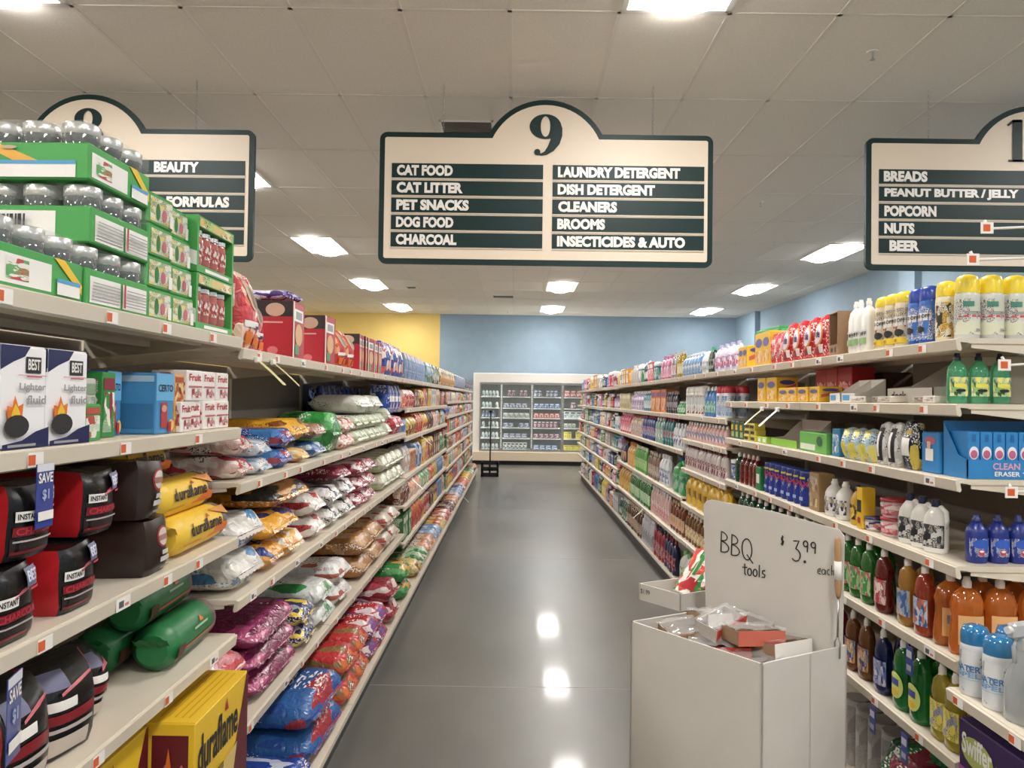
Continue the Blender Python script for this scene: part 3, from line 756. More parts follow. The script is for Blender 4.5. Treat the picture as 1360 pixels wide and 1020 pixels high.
# lighter fluid etc. (second shelf, h=1.50)
FW = (.128, .1, .18)
def fluid():
    w, d, h = FW; W0 = mat('f0eff0', .35)
    fr = [('p', [(0, 1), (.62, 1), (.5, .9), (.25, .84), (0, .76)], NAVY), ('r', .52, .74, .86, .9, INK), ('t', 'BEST', .56, .77, .83, .88, WH_), ('r', .35, .715, .98, .72, RED), ('r', .52, .7, .86, .71, RED),
          ('t', 'Lighter', .36, .55, .95, .64, GREY), ('t', 'fluid', .52, .43, .95, .52, GREY),
          ('p', [(.12, .3), (.1, .42), (.2, .38), (.26, .52), (.34, .4), (.44, .44), (.42, .3)], ORNG), ('p', [(.18, .3), (.2, .36), (.27, .44), (.36, .36), (.38, .3)], YEL),
          ('e', .3, .22, .26, .11, INK), ('p', [(0, .0), (1, .0), (1, .2), (.7, .16), (.4, .08), (0, .05)], NAVY), ('r', .1, .02, .7, .045, GREY)]
    return carton(w, d, h, W0, fr, [('p', [(0, 1), (1, 1), (1, .8), (0, .76)], NAVY), ('r', 0, 0, 1, .1, NAVY), ('r', .2, .3, .8, .65, GREY)])()
for i, z in enumerate((1.215, 1.352, 1.487)):
    place('lighter_fluid_box', 'fluid', fluid, (-.917, z, 1.501), math.pi/2+.02*(1-i), 'tall white and navy lighter fluid box with flame picture, '+['cut off by the photo edge', 'second from the small green packs', 'beside the small green packs'][i], 'box', 'white lighter fluid boxes')
NW = 'shelf with the lighter fluid'
def smallpk(w, d, h, c0, a, seed=1): return carton(w, d, h, mat(c0, .4), [('r', .08, .08, .92, .7, lbl(*a, seed, 4)), ('r', .1, .74, .9, .92, mat(a[1], .4))], [('r', .1, .1, .9, .9, lbl(*a, seed+1, 4))])
run('L', 1.50, 1.56, 1.63, smallpk(.065, .06, .075, GRC, ('e8e4da', 'c04a3a', '3fa348')), .065, .06, .075, 'carton', 'small green and white packet', NW, stack=1, setback=.012)
run('L', 1.50, 1.57, 1.64, smallpk(.06, .06, .125, 'e0ddd4', ('d8d4c8', 'd87858', '4a9c50'), 3), .06, .06, .125, 'carton', 'white packet with orange top', NW, setback=.09)
run('L', 1.50, 1.655, 1.70, smallpk(.042, .1, .13, 'c8ccc0', ('b8bcb0', '88a080', 'e0e0d8'), 5), .042, .1, .13, 'carton', 'pale grey green slim box', NW, setback=.06)
run('L', 1.50, 1.70, 1.755, smallpk(.052, .1, .145, '2f8a3a', ('2f8a3a', '902838', 'e8e4da'), 6), .052, .1, .145, 'carton', 'dark green box with red picture', NW, setback=.05)
def certo(w, d, h):
    return carton(w, d, h, mat('3f8ecb', .35), [('r', 0, .55, 1, 1, mat('5fb0e4', .35)), ('t', 'CERTO', .1, .7, .92, .82, INK), ('r', .25, .1, .6, .52, mat('b83838', .4)), ('e', .42, .42, .14, .06, mat('e0a088', .4)), ('e', .8, .14, .16, .1, mat('e8c060', .4)), ('r', .62, .03, .8, .2, RED)],
                  [('r', .05, .86, .95, .96, mat('a8c8dc', .4)), ('r', .06, .1, .94, .5, mat('3478b0', .4))])
run('L', 1.50, 1.765, 1.865, certo(.062, .09, .15), .062, .09, .15, 'carton', 'slim blue box seen side on', NW, setback=.075, n=1)
run('L', 1.50, 1.88, 1.97, certo(.09, .1, .15), .09, .1, .15, 'carton', 'blue box with red jar picture', NW, setback=.012, n=1)
run('L', 1.50, 1.985, 2.055, smallpk(.062, .07, .075, 'e0a050', ('e8c070', 'b84a20', '6a2a1a'), 7), .062, .07, .075, 'carton', 'small orange packet with fruit picture', NW, stack=2, setback=.02)
def redwhite(w, d, h): return carton(w, d, h, mat('ece6e2', .4), [('t', 'Fruit', .12, .66, .88, .9, RED), ('r', .3, .1, .9, .4, lbl('b02838', '801828', 'e8d8d0', 2, 6)), ('r', .08, .45, .92, .5, PINK)], [('r', .25, .08, .55, .92, mat('98283a', .4)), ('t', 'Fruit', .6, .2, .95, .8, RED)])
run('L', 1.50, 2.06, 2.37, redwhite(.094, .1, .082), .094, .1, .082, 'carton', 'white box with red fruit print', NW, stack=2, setback=.02, n=3)
run('L', 1.50, 2.0, 2.09, redwhite(.06, .06, .078), .06, .06, .078, 'carton', 'narrow white box with red print', NW, setback=.005)
run('L', 1.50, 1.60, 2.0, smallpk(.075, .08, .2, '6a4030', ('5a3828', '884828', 'a87838'), 8), .075, .08, .2, 'carton', 'brown and amber box in the rear row', NW, setback=.3, n=5)
run('L', 1.50, 1.2, 1.56, smallpk(.1, .1, .2, '2c3040', ('2c3040', '384458', '202434'), 9), .1, .1, .2, 'carton', 'dark slate box in the rear row', NW, setback=.33, n=3)

# charcoal shelf (h=1.16) and below
BLK = nmat('black_film', '0e0d0e', '1d1b1c', 7, .22, .34, bump=.5); RDF = nmat('red_film', 'c81c22', 'a81018', 6, .3, .4, bump=.4)
def charcoal(seed):
    w, d, h = .13, .3, .132
    MAROON = mat('8a1a24', .35)
    A = [('r', .04, .06, .98, .3, mat('2a2222', .4)), ('r', .05, .09, .7, .13, MAROON), ('r', .05, .33, .95, .45, MAROON), ('t', 'CHARCOAL', .08, .345, .9, .44, mat('c83040', .4)),
         ('r', .05, .25, .8, .275, mat('b8b0ac', .4)), ('r', .05, .52, .4, .66, WH_), ('t', 'INSTANT', .07, .55, .38, .63, INK), ('p', [(.3, .62), (.98, .74), (.98, .76), (.3, .64)], PINK),
         ('r', .55, .7, .92, .96, mat('6a6c8c', .4)), ('t', 'BEST', .58, .76, .9, .92, mat('d0d4ea', .4)), ('r', .6, .66, .9, .69, mat('e04858', .4))]
    return puff(w, d, h, (RDF, BLK, BLK), .009, 7, seed, .009, A)
cb = [(1.15, 0, 0), (1.345, 0, .0), (1.565, 0, .01), (1.19, 1, .01), (1.395, 1, .0), (1.645, 1, .01)]
cl = ['black charcoal bag with red sides, bottom layer by the photo edge', 'black charcoal bag with red sides, second in the bottom layer', 'black charcoal bag with red sides, bottom layer beside the brown bags',
      'black charcoal bag with red sides, upper layer by the photo edge', 'black charcoal bag with red sides, upper layer under the save tag', 'black charcoal bag with red sides, upper layer beside the brown bags']
for (z, k, sb), lab in zip(cb, cl):
    place('charcoal_bag', ('cc', k), charcoal(k+1), (-.868-sb-.15, z, 1.161+k*.142), math.pi/2+random.uniform(-.08, .08), lab, 'bag', 'black charcoal bags with red sides', ry=0)
BRF = nmat('brown_black_film', '3a2820', '171413', 5, .3, .4, bump=.4)
def lump(seed):
    R2 = mat('b83038', .4)
    A = [('e', .58, .66, .27, .2, R2), ('e', .58, .66, .23, .165, mat('d8ccc4', .4)), ('r', .36, .6, .8, .7, mat('a87068', .4)), ('r', .42, .34, .75, .42, mat('cfc8c0', .4)), ('r', .34, .22, .82, .31, mat('cfc8c0', .4)), ('r', .36, .1, .8, .14, GREY)]
    return puff(.13, .28, .135, (BRF, BRF, BLK), .009, 7, seed, .009, A)
for k, z in ((0, 1.89), (1, 1.85)):
    place('charcoal_bag', ('lump', k), lump(k+5), (-.87-.14, z, 1.161+k*.142), math.pi/2+.05, f'brown lump charcoal bag with round red badge, {["lower","upper"][k]} of two', 'bag', 'brown lump charcoal bags')
YLW = nmat('yellow_paper', 'eec22c', 'e6b31e', 5, .42, .5, bump=.3); TIP = nmat('brown_paper_tip', '8a7264', '5c4a40', 8, .4, bump=.4)
def flog(seed):
    A = [('p', [(.5, .02), (.98, .02), (.98, .3), (.8, .42)], ORNG), ('r', .0, .05, .35, .12, mat('d89a1c', .5)), ('t', 'duraflame', .12, .3, .82, .72, INK), ('p', [(.52, .74), (.55, .9), (.58, .74)], RED), ('p', [(.62, .98), (.98, .98), (.98, .6), (.86, .7)], mat('d88a3a', .5))]
    return log_pack(.054, .36, YLW, TIP, A, seed)
for i, (z, x, k, lab) in enumerate(((2.21, -.93, 0, 'yellow wrapped fire log lying at the shelf edge, lowest of the pile'), (2.18, -.965, 1, 'yellow wrapped fire log resting on top of the lowest one'), (2.06, -1.04, 2, 'yellow wrapped fire log at the top rear of the pile'))):
    place('fire_log', ('fl', i), flog(i), (x, z, 1.163+k*.098), math.pi/2+.03, lab, 'fire log', 'yellow wrapped fire logs')
place('fire_log', ('fl', 0), flog(0), (-1.06, 2.165, 1.163), math.pi/2, 'yellow wrapped fire log in the rear row on the shelf', 'fire log', 'yellow wrapped fire logs')
place('fire_log', ('fl', 1), flog(0), (-1.1, 2.14, 1.261), math.pi/2, 'yellow wrapped fire log in the rear row, second layer', 'fire log', 'yellow wrapped fire logs')
# green logs and charcoal on the fourth shelf (h=.86)
GRP = nmat('green_paper', '1f7a40', '176a34', 6, .35, .45, bump=.4); DGP = nmat('dark_green_tip', '1d5a34', '0e3a20', 8, .4, bump=.4)
def glog(seed):
    A = [('r', .05, .14, .9, .22, mat('c8553a', .4)), ('p', [(.55, .62), (.6, .8), (.65, .62)], ORNG), ('r', .4, .5, .72, .56, mat('a8c0a0', .5)), ('r', .0, .0, .16, .4, mat('5a3828', .5))]
    return log_pack(.062, .34, GRP, TIP, A, seed)
for i, (z, x, k) in enumerate(((2.2, -.955, 0), (2.16, -1.09, 0), (2.18, -1.02, 1))):
    place('fire_log', ('gl', i), glog(i+4), (x, z, .862+k*.108), math.pi/2+.05, 'green wrapped fire log '+['lying on the shelf edge side', 'in the rear row of the lower shelf', 'stacked on top of the other two'][i], 'fire log', 'green wrapped fire logs')
def stand(w, d, h, seed, small=False):
    MAROON = mat('8a1a24', .35)
    A = [('r', .06, .72, .5, .9, mat('6a6c8c', .4)), ('r', .05, .52, .55, .62, WH_), ('r', .05, .38, .95, .48, MAROON), ('r', .05, .3, .9, .34, mat('b8b0ac', .4)), ('r', .1, .06, .8, .24, mat('c8bcae', .45)), ('p', [(.3, .66), (.98, .76), (.98, .79), (.3, .69)], PINK)]
    return puff(w, d, h, (RDF if not small else BLK, BLK, BLK), .014, 7, seed, .012, A, top_pinch=.7)
place('charcoal_bag', 'st1', stand(.15, .13, .19, 2), (-.97, 1.60, .862), math.pi/2-.25, 'black charcoal bag with red side standing on the lower shelf', 'bag', 'charcoal bags on the lower shelf', rx=0, ry=.0)
place('charcoal_bag', 'st2', stand(.09, .1, .16, 3, True), (-1.0, 1.765, .862), math.pi/2+.1, 'small black charcoal bag standing next to the tilted one', 'bag', 'charcoal bags on the lower shelf')
place('charcoal_bag', 'st3', stand(.14, .12, .2, 4), (-.95, 1.43, .862), math.pi/2, 'black charcoal bag on the lower shelf at the photo edge', 'bag', 'charcoal bags on the lower shelf')
# save tags
def save_tag(x, y, z, lab, rz=math.pi/2, g='blue save tags hanging from shelf edges', s=1.0, small=False):
    r = root('save_tag', (x, y, z), lab, 'sale tag', g, rz)
    w, h = .05*s, .115*s
    link('card', MB().box(-w/2, 0, -h, w/2, .0015, 0, mat('26419c', .3, coat=.6)).mesh('card'), r)
    A = [('r', 0, .88, 1, 1, mat('d8dce8', .3)), ('t', 'SAVE', .08, .7, .92, .86, WH_), ('t', '$1', .3, .42, .7, .6, mat('a8b8e0', .4)), ('r', .05, .12, .95, .26, WH_)]
    if small: A = [('r', .1, .6, .9, .85, mat('c8c8d8', .4)), ('r', .15, .15, .85, .35, mat('a8a8c0', .4))]
    link('lettering', art(lambda u, v, off: ((u-.5)*w, -off, -h+h*v), A, seg=1).mesh('lettering'), r)
save_tag(-.845, 1.385, 1.472, 'blue save tag hanging from the lighter fluid shelf edge')
save_tag(-.845, 1.315, 1.12, 'blue save tag hanging from the charcoal shelf edge', rz=math.pi/2+.25, s=1.25)
# fire log cartons on the deck
YC = mat('eec01c', .42); MRN = mat('6a1420', .45)
def logcarton():
    w, d, h = .385, .13, .3
    fr = [('p', [(.0, .0), (.72, .0), (.86, .62), (.97, 1), (1, 1), (1, 0)], MRN), ('p', [(.0, .0), (.66, .0), (.78, .42), (.0, .3)], mat('e0c070', .5)), ('t', 'duraflame', .05, .52, .78, .86, INK), ('p', [(.52, .84), (.55, .96), (.58, .84)], RED), ('r', .04, .34, .5, .4, mat('8a7428', .5)), ('r', .04, .22, .42, .28, mat('8a7428', .5))]
    sd = [('r', .16, .0, .88, .9, MRN), ('r', .2, .0, .84, .62, mat('4a1418', .5))]+[('e', .28+.16*i, .4+.1*(i % 2), .06, .16, PINK) for i in range(4)]+[('p', [(.4, .5), (.5, .8), (.6, .5)], ORNG)]
    tp = [('r', .08, .2+.14*i, .92, .24+.14*i, mat('d2a416', .5)) for i in range(5)]
    return carton(w, d, h, YC, fr, sd, tp)()
LCL = ['yellow fire log carton at the shelf edge, upper one beside the pet food bags', 'yellow fire log carton under the upper one beside the pet food bags', 'yellow fire log carton, upper one nearer the viewer', 'yellow fire log carton, lower one nearer the viewer',
       'yellow fire log carton in the second row beside the pet food bags', 'yellow fire log carton beneath the second row one']
for (x, z, k), lab in zip(((-.80-.065, 2.155, 1), (-.80-.065, 2.155, 0), (-.91-.065, 1.75, 1), (-.91-.065, 1.75, 0), (-1.005, 2.17, 1), (-1.005, 2.17, 0)), LCL):
    place('log_carton', 'lcart', logcarton, (x, z, .162+k*.302), math.pi/2, lab, 'box', 'yellow cartons of fire logs')

# ================================================================== pet food bags (F section)
def bagrun(h, px0, px1, w, L, H, cols, desc, where, stack=1, seed=1, setback=.01, band=None, n=None, X=None, scale=4, amt=.5, far=None, tip=None, fold=None, share=None, rows=1, st=(1, 1, 1)):
    X = X or .86
    m = film(*cols, seed, scale, amt, st=st)
    bm = lbl(*band, seed, 5) if band else None
    run('L', h, zL(px0, X), zL(px1, X), pillow(w, L, H, m, bm, seed, tip=tip), w, L, H, 'bag', desc, where, stack=stack, setback=setback, n=n, front=-X, far=far, rj=.04, share=share)
T1 = 'the top pet food shelf'; T2 = 'the upper pet food shelf'; T3 = 'the middle pet food shelf'; T4 = 'the lower pet food shelf'; T5 = 'the bottom pet food deck'
# top shelf F1 (1.75)
def standbag(w, d, h, cols, seed, A=None, pinch=.75): 
    m = film(*cols, seed, 4); return puff(w, d, h, (m, m, m), .012, 7, seed, .008, A, top_pinch=pinch)
CATA = [('e', .5, .7, .3, .2, mat('c8a890', .5)), ('e', .55, .68, .2, .14, mat('8a7868', .5)), ('r', .05, .28, .95, .36, WH_), ('r', .5, .27, .95, .31, NAVY), ('r', .1, .06, .4, .22, ORNG), ('r', .5, .06, .9, .2, ORNG)]
run('L', 1.75, 2.42, 2.60, standbag(.17, .12, .25, ('d83a44', 'e87a60', 'f0c8b0'), 3, CATA), .17, .12, .25, 'pouch', 'tall red dry cat food bag', T1, n=1)
run('L', 1.75, 2.64, 2.86, standbag(.15, .12, .20, ('c8505c', 'e8d0c0', 'b83040'), 5, CATA), .15, .12, .20, 'pouch', 'pale red bag behind the tall one', T1, n=1, setback=.05)
DOGA = [('r', 0, .72, 1, 1, mat('26201e', .5)), ('e', .55, .84, .25, .12, mat('c8a088', .5)), ('r', .25, .6, .75, .63, mat('e0a0a0', .5)), ('e', .5, .12, .14, .07, mat('d86a70', .5))]
DOGB = [('r', .15, .66, .85, .88, WH_), ('r', .25, .7, .75, .84, GREY), ('e', .5, .42, .3, .2, mat('d8a878', .5)), ('r', .2, .06, .5, .24, mat('58a070', .5)), ('r', 0, 0, .1, 1, mat('e8dccc', .5))]
def dogbox(w, d, h): return carton(w, d, h, mat('bb1c2c', .4), DOGB, DOGA)
for z, lab in ((3.08, 'first'), (3.60, 'second')): run('L', 1.75, z-.1, z+.1, dogbox(.19, .15, .22), .19, .15, .22, 'carton', f'tall red dog biscuit carton, {lab} of two large ones', T1, n=1, far=False)
place('crumpled_bag', 'purp', pillow(.16, .2, .05, film('4a2a80', '8a80c0', 'c8c0e0', 3), None, 9), (-.99, 3.08, 1.974), 1.3, 'small purple packet lying on the first red carton', 'bag')
run('L', 1.75, zL(452), zL(477), standbag(.16, .14, .19, ('d8542c', 'e8a070', 'c83038'), 7, CATA), .16, .14, .19, 'pouch', 'orange red bag with cat picture', T1, n=2)
run('L', 1.75, zL(478), zL(489), dogbox(.05, .15, .2), .05, .15, .2, 'carton', 'slim pale red biscuit box', T1, n=4)
run('L', 1.75, zL(491), zL(510), dogbox(.17, .15, .2), .17, .15, .2, 'carton', 'red dog biscuit box past the bags', T1, n=3)
run('L', 1.75, zL(514), zL(538), standbag(.26, .16, .23, ('2340a0', 'e8dcd8', 'c85858'), 9, [('r', .3, .6, .95, .85, WH_), ('e', .6, .35, .3, .2, mat('e8b0a0', .4)), ('r', 0, 0, 1, .14, BLUE)], .4), .26, .16, .23, 'pouch', 'royal blue bag with white lettering', T1, n=3)
run('L', 1.75, zL(540), zL(566), standbag(.1, .16, .21, ('c8bcc8', 'b0a8c0', '88a0c8'), 11, None, .2), .1, .16, .21, 'pouch', 'thin lilac grey pouch', T1, n=10)
for i, (a, b, cs, ds) in enumerate([(568, 576, ('88b0cc', '608858', 'd8dce0'), 'pale blue pouch'), (577, 585, ('58402c', '88a088', 'c8c8b8'), 'dark brown cat food pack'), (586, 604, ('d8903c', '5a6a48', 'e8d8b0'), 'orange topped litter carton'), (606, 618, ('98a0b8', '6a6078', 'c8c8d8'), 'grey blue pouch'), (619, 628, ('605868', '302c38', 'a8a0a8'), 'dark grey pouch')]):
    run('L', 1.75, zL(a), zL(b), standbag(.17, .16, .2, cs, 20+i, None, .2), .17, .16, .2+.02*(i % 2), 'pouch', ds, T1)
# F2 (1.325)
bagrun(1.325, 321, 349, .15, .26, .075, ('d8b8b0', 'c83c48', 'e8e0d8'), 'pink and white treat bag', T2, 2, 3, st=(1, 1, 1), X=.87)
bagrun(1.325, 350, 375, .13, .26, .06, ('c8d4e0', '8ab0d8', 'e8e4e0'), 'clear and pale blue treat bag', T2, 2, 5)
bagrun(1.325, 378, 402, .16, .25, .075, ('2450b0', 'a83848', '3a80c8'), 'bright blue treat bag', T2, 2, 6)
bagrun(1.325, 404, 420, .13, .26, .06, ('e8b860', 'e8d8b0', 'c87838'), 'amber chicken treat bag', T2, 1, 7)
bagrun(1.405, 392, 424, .34, .36, .1, ('e8a418', 'f0b428', '8a4a18'), 'large golden yellow bag lying across smaller ones', T2, 1, 8, n=1, setback=.03, amt=.25)
bagrun(1.325, 423, 442, .19, .26, .075, ('2c5a98', 'a8b8c8', '88a8c0'), 'steel blue and silver bag', T2, 1, 9, n=1)
bagrun(1.405, 423, 444, .18, .26, .08, ('9a7050', 'c8b098', '7a5038'), 'tan and silver bag on the steel blue one', T2, 1, 10, n=1)
bagrun(1.325, 446, 457, .2, .3, .2, ('2c9a3c', '48a850', '1f7a2e'), 'puffy bright green bag', T2, 1, 11, n=1, amt=.3)
bagrun(1.325, 459, 476, .14, .26, .08, ('d8c8b8', 'c84a3c', 'e8e0d4'), 'white treat bag with red panel', T2, 2, 12)
bagrun(1.325, 477, 515, .16, .26, .085, ('c8ccb4', 'a8c090', 'e8e4d8'), 'pale green and white treat bag', T2, 2, 13)
bagrun(1.50, 483, 512, .36, .3, .11, ('dcdcd4', 'e8e8e0', '3a8a48'), 'big white bag with green stripe on the treat bags', T2, 1, 14, n=2, amt=.2)
bagrun(1.325, 517, 526, .17, .3, .1, ('e0dcd0', 'c8c8b0', '8aa870'), 'cream bag with green print', T2, 2, 15)
bagrun(1.325, 528, 539, .2, .3, .14, ('c02838', 'a82050', 'e8c8c8'), 'crimson bag with white ring', T2, 1, 16)
run('L', 1.325, zL(500), zL(541), standbag(.14, .1, .34, ('1c3c98', '2850b0', '101c48'), 17, None, .1), .14, .1, .34, 'pouch', 'tall dark blue pouch at the back', T2, setback=.33, share=True)
run('L', 1.487, zL(527), zL(542), standbag(.16, .14, .2, ('2048a8', '2c5ab8', 'c8d0e0'), 18, [('r', .1, .4, .9, .6, WH_)], .1), .16, .14, .2, 'pouch', 'royal blue upright pouch above crimson bags', T2, setback=.06, n=4)
# F3 (.96)
bagrun(.96, 321, 362, .27, .42, .125, ('c8c4bc', 'd8d4cc', '5088b8'), 'white and blue litter bag', T3, 2, 21, amt=.35, tip=mat('b8b0a4', .4))
bagrun(.96, 366, 384, .2, .4, .1, ('e09428', 'e8a838', '2a3c88'), 'orange kibble bag on the shelf', T3, 1, 22, amt=.3)
bagrun(1.062, 366, 405, .4, .45, .1, ('e8a020', 'e0901c', '283478'), 'wide orange kibble bag in the middle layer', T3, 1, 23, n=1, amt=.3)
bagrun(1.165, 376, 418, .42, .46, .1, ('b87828', 'e89c20', '3a3430'), 'wide amber bag topping the orange pile', T3, 1, 24, n=1, amt=.35)
bagrun(.96, 390, 420, .22, .4, .1, ('e8b040', 'e0d8c8', 'c88028'), 'orange bag with silver base', T3, 1, 25)
bagrun(.96, 423, 440, .22, .4, .1, ('d8d4cc', 'c83438', 'e8e4dc'), 'white bag with red corner', T3, 2, 26, amt=.4)
bagrun(.96, 443, 478, .24, .4, .1, ('d8d4d0', 'c8c4c0', '403c48'), 'silver white bag with dark lettering', T3, 2, 27, amt=.35)
bagrun(1.165, 455, 478, .26, .42, .08, ('8a2038', 'a83048', '6a1428'), 'maroon bag stacked on silver white ones', T3, 1, 28)
bagrun(.96, 481, 512, .26, .4, .09, ('98203c', 'c84858', 'd8c8c8'), 'crimson bag', T3, 3, 29, amt=.35)
bagrun(.96, 514, 540, .22, .4, .12, ('b8b898', 'd0ccb8', '8aa080'), 'pale sage green bag', T3, 2, 30, amt=.4)
# F4 (.53)
bagrun(.53, 320, 349, .3, .35, .11, ('d88088', 'd04048', 'f0dcd8'), 'pink and white checked bag below the yellow cartons', T4, 2, 31, setback=.05, n=1)
YP = [('p', [(.3, .1), (.7, .1), (.5, .7)], YEL)]
bagrun(.53, 352, 408, .5, .46, .085, ('7a1c4c', '8a2458', 'b84878'), 'wide plum purple bag', T4, 3, 32, n=1, amt=.3, setback=.02)
bagrun(.53, 412, 428, .24, .42, .09, ('2c3460', 'e8c030', 'a8a8b8'), 'navy bag with yellow patches', T4, 2, 33, amt=.5)
bagrun(.53, 430, 455, .3, .44, .1, ('c8ccc8', 'dcdcd8', '2c8a40'), 'silver bag with green panel', T4, 2, 34, amt=.3)
bagrun(.53, 457, 484, .3, .44, .11, ('dcdcd8', 'c8c8c8', 'b8604c'), 'silver bag with rust red panel', T4, 2, 35, amt=.35)
bagrun(.53, 486, 516, .34, .44, .13, ('a87038', 'e0a030', 'c8a078'), 'tan kraft kibble bag with yellow panel', T4, 2, 36, amt=.4)
bagrun(.53, 518, 541, .3, .44, .13, ('c8b8a8', 'b04030', 'd8a860'), 'beige bag with red strip', T4, 2, 37, amt=.4)
# deck
XD = .74
bagrun(DH, 368, 408, .34, .42, .12, ('d8c0a0', 'e0883c', 'e8e4dc'), 'beige and orange cat food bag', T5, 1, 41, X=XD, amt=.45)
bagrun(DH, 411, 424, .2, .36, .09, ('2848a8', 'c8d0e0', '3060b8'), 'royal blue pet treat bag', T5, 1, 42, X=XD, n=1)
bagrun(DH, 427, 466, .48, .42, .13, ('2c60a8', 'a82c38', '2850a0'), 'blue and red kibble bag', T5, 2, 43, X=XD, n=1, amt=.45)
bagrun(DH, 469, 499, .27, .42, .13, ('c83434', 'e06a30', '8a6a38'), 'red and orange kibble bag', T5, 2, 44, X=XD, n=2, amt=.45)
bagrun(DH, 502, 522, .25, .4, .11, ('c82830', '7a4898', 'e8d8d8'), 'red and purple bag', T5, 2, 45, X=XD, n=2, amt=.45)
bagrun(DH, 528, 543, .3, .4, .13, ('9a2434', 'c04858', 'e8d0d0'), 'maroon and white bag', T5, 2, 46, X=XD, amt=.4)
bagrun(DH, 545, 557, .3, .4, .12, ('2c8a40', '58a860', 'e0a040'), 'green bag with orange end', T5, 2, 47, X=XD, amt=.4)
# far pet section runs
FARP = [(('d8603c', 'e89858', 'c83c38'), 'orange red food pouch'), (('c8a840', 'e8c860', '8a4a38'), 'yellow pouch'), (('b83840', 'e08068', 'e8c8b8'), 'red can tray'), (('88a8c8', 'c8d0e0', '5878b0'), 'pale blue pack'),
        (('c8b8c0', 'a898b0', 'e0d8e0'), 'lilac pack'), (('5a3428', '88584a', 'c8a890'), 'brown pouch'), (('3c7a48', '88b880', 'd8d8c0'), 'green pack'), (('2850a0', '4878c0', 'e88048'), 'royal blue pack'),
        (('e0a078', 'c87858', 'e8d0c0'), 'salmon pink tray'), (('d8d8d0', 'c8a8a0', 'a8a8b0'), 'off white pack'), (('e0b040', 'c84838', 'e8d8a8'), 'mustard pack')]
def farfill(side, levels, z0, z1, pal, names, xf, seed, kinds, first=0):
    rnd = random.Random(seed)
    for li, (h, hm) in enumerate(levels):
        order = pal[:]; rnd.shuffle(order); z = z0; k = 0
        while z < z1-.12:
            cs, ds = order[k % len(order)]; kd = kinds(rnd, li); k += 1
            w = {'pouch': .16, 'carton': .15, 'bottle': .085, 'jug': .15, 'bag': .26, 'can': .07, 'canister': .09}[kd]*rnd.uniform(.9, 1.15)
            H = min(hm*rnd.uniform(.72, .9), {'pouch': .24, 'carton': .24, 'bottle': .26, 'jug': .28, 'bag': .2, 'can': .2, 'canister': .18}[kd])
            n = rnd.choice([1, 2, 2, 3, 3, 4]) if kd not in ('bag',) else rnd.choice([1, 2])
            ze = min(z1, z+n*(w+.008))
            d = min(.16, w*1.1)
            if kd == 'pouch': fn = standbag(w, d, H, cs, seed+k, None, .3)
            elif kd == 'carton': fn = carton(w, d, H, mat(cs[0], .45), [('r', .06, .1, .94, .62, card(*cs, k, 4)), ('r', .1, .68, .9, .9, mat(cs[2], .4))], [('r', .06, .1, .94, .9, card(*cs, k+1, 3))])
            elif kd == 'bottle': fn = bottle(w, w*.7, H, liq(cs[0]), pl(cs[2]), lbl(cs[1], cs[2], cs[0], k, 3))
            elif kd == 'jug': fn = jug(w, w*.65, H, pl(cs[0]), pl(cs[1]), lbl(cs[1], cs[2], cs[0], k, 3))
            elif kd == 'bag': d = .34; H = min(H, .13); fn = pillow(w, d, H, film(*cs, k, 4), None, k, n=8, m=12)
            elif kd == 'can': d = w; fn = can(w/2, H, pl(cs[0]), pl(cs[2]), lbl(cs[0], cs[1], cs[2], k, 3), n=12)
            else: d = w; fn = canister(w/2, H, pl(cs[0]), pl(cs[2]), lbl(cs[0], cs[1], cs[2], k, 3), n=14)
            stack = 2 if kd in ('carton', 'bag') and H*2.05 < hm else 1
            noun = {'pouch': 'pouch', 'carton': 'box', 'bottle': 'bottle', 'jug': 'jug', 'bag': 'bag', 'can': 'spray can', 'canister': 'tub'}[kd]
            base = ' '.join(x for x in ds.split() if x not in ('pouch', 'pack', 'tray', 'can', 'jug', 'bottle', 'food'))
            run(side, h, z, ze, fn, w, d, H, kd, f'{base} {noun}', names[li]+(['', ', second stretch', ', third stretch', ', fourth stretch'][(k-1)//len(order)]), stack=stack, n=None, front=xf[li] if isinstance(xf, list) else xf, share=True, far=True)
            z = ze+.01
Cn = [(1.515, .2), (1.285, .2), (.97, .28), (.74, .2), (.45, .26), (DH, .26)]
farfill('L', Cn, 6.12, 9.66, [f for f in FARP if 'blue' not in f[1] and 'lilac' not in f[1]]+[FARP[3]], ['the first small shelf past the big bags', 'the second small shelf past the big bags', 'the third small shelf past the big bags', 'the fourth small shelf past the big bags', 'the fifth small shelf past the big bags', 'the deck past the big bags'], [-.86]*5+[-.74], 5, lambda r, l: r.choice(['pouch', 'carton', 'pouch', 'canister']) if l < 5 else 'bag')
Dn = [(1.56, .16), (1.37, .16), (1.15, .19), (.93, .19), (.7, .2), (.42, .25), (DH, .22)]
farfill('L', Dn, 9.78, 15.7, FARP, [f'the {a} narrow shelf at the freezer end' for a in ('first', 'second', 'third', 'fourth', 'fifth', 'sixth')]+['the deck at the freezer end'], [-.86]*6+[-.74], 8, lambda r, l: r.choice(['pouch', 'carton', 'carton', 'canister']) if l < 6 else 'bag')
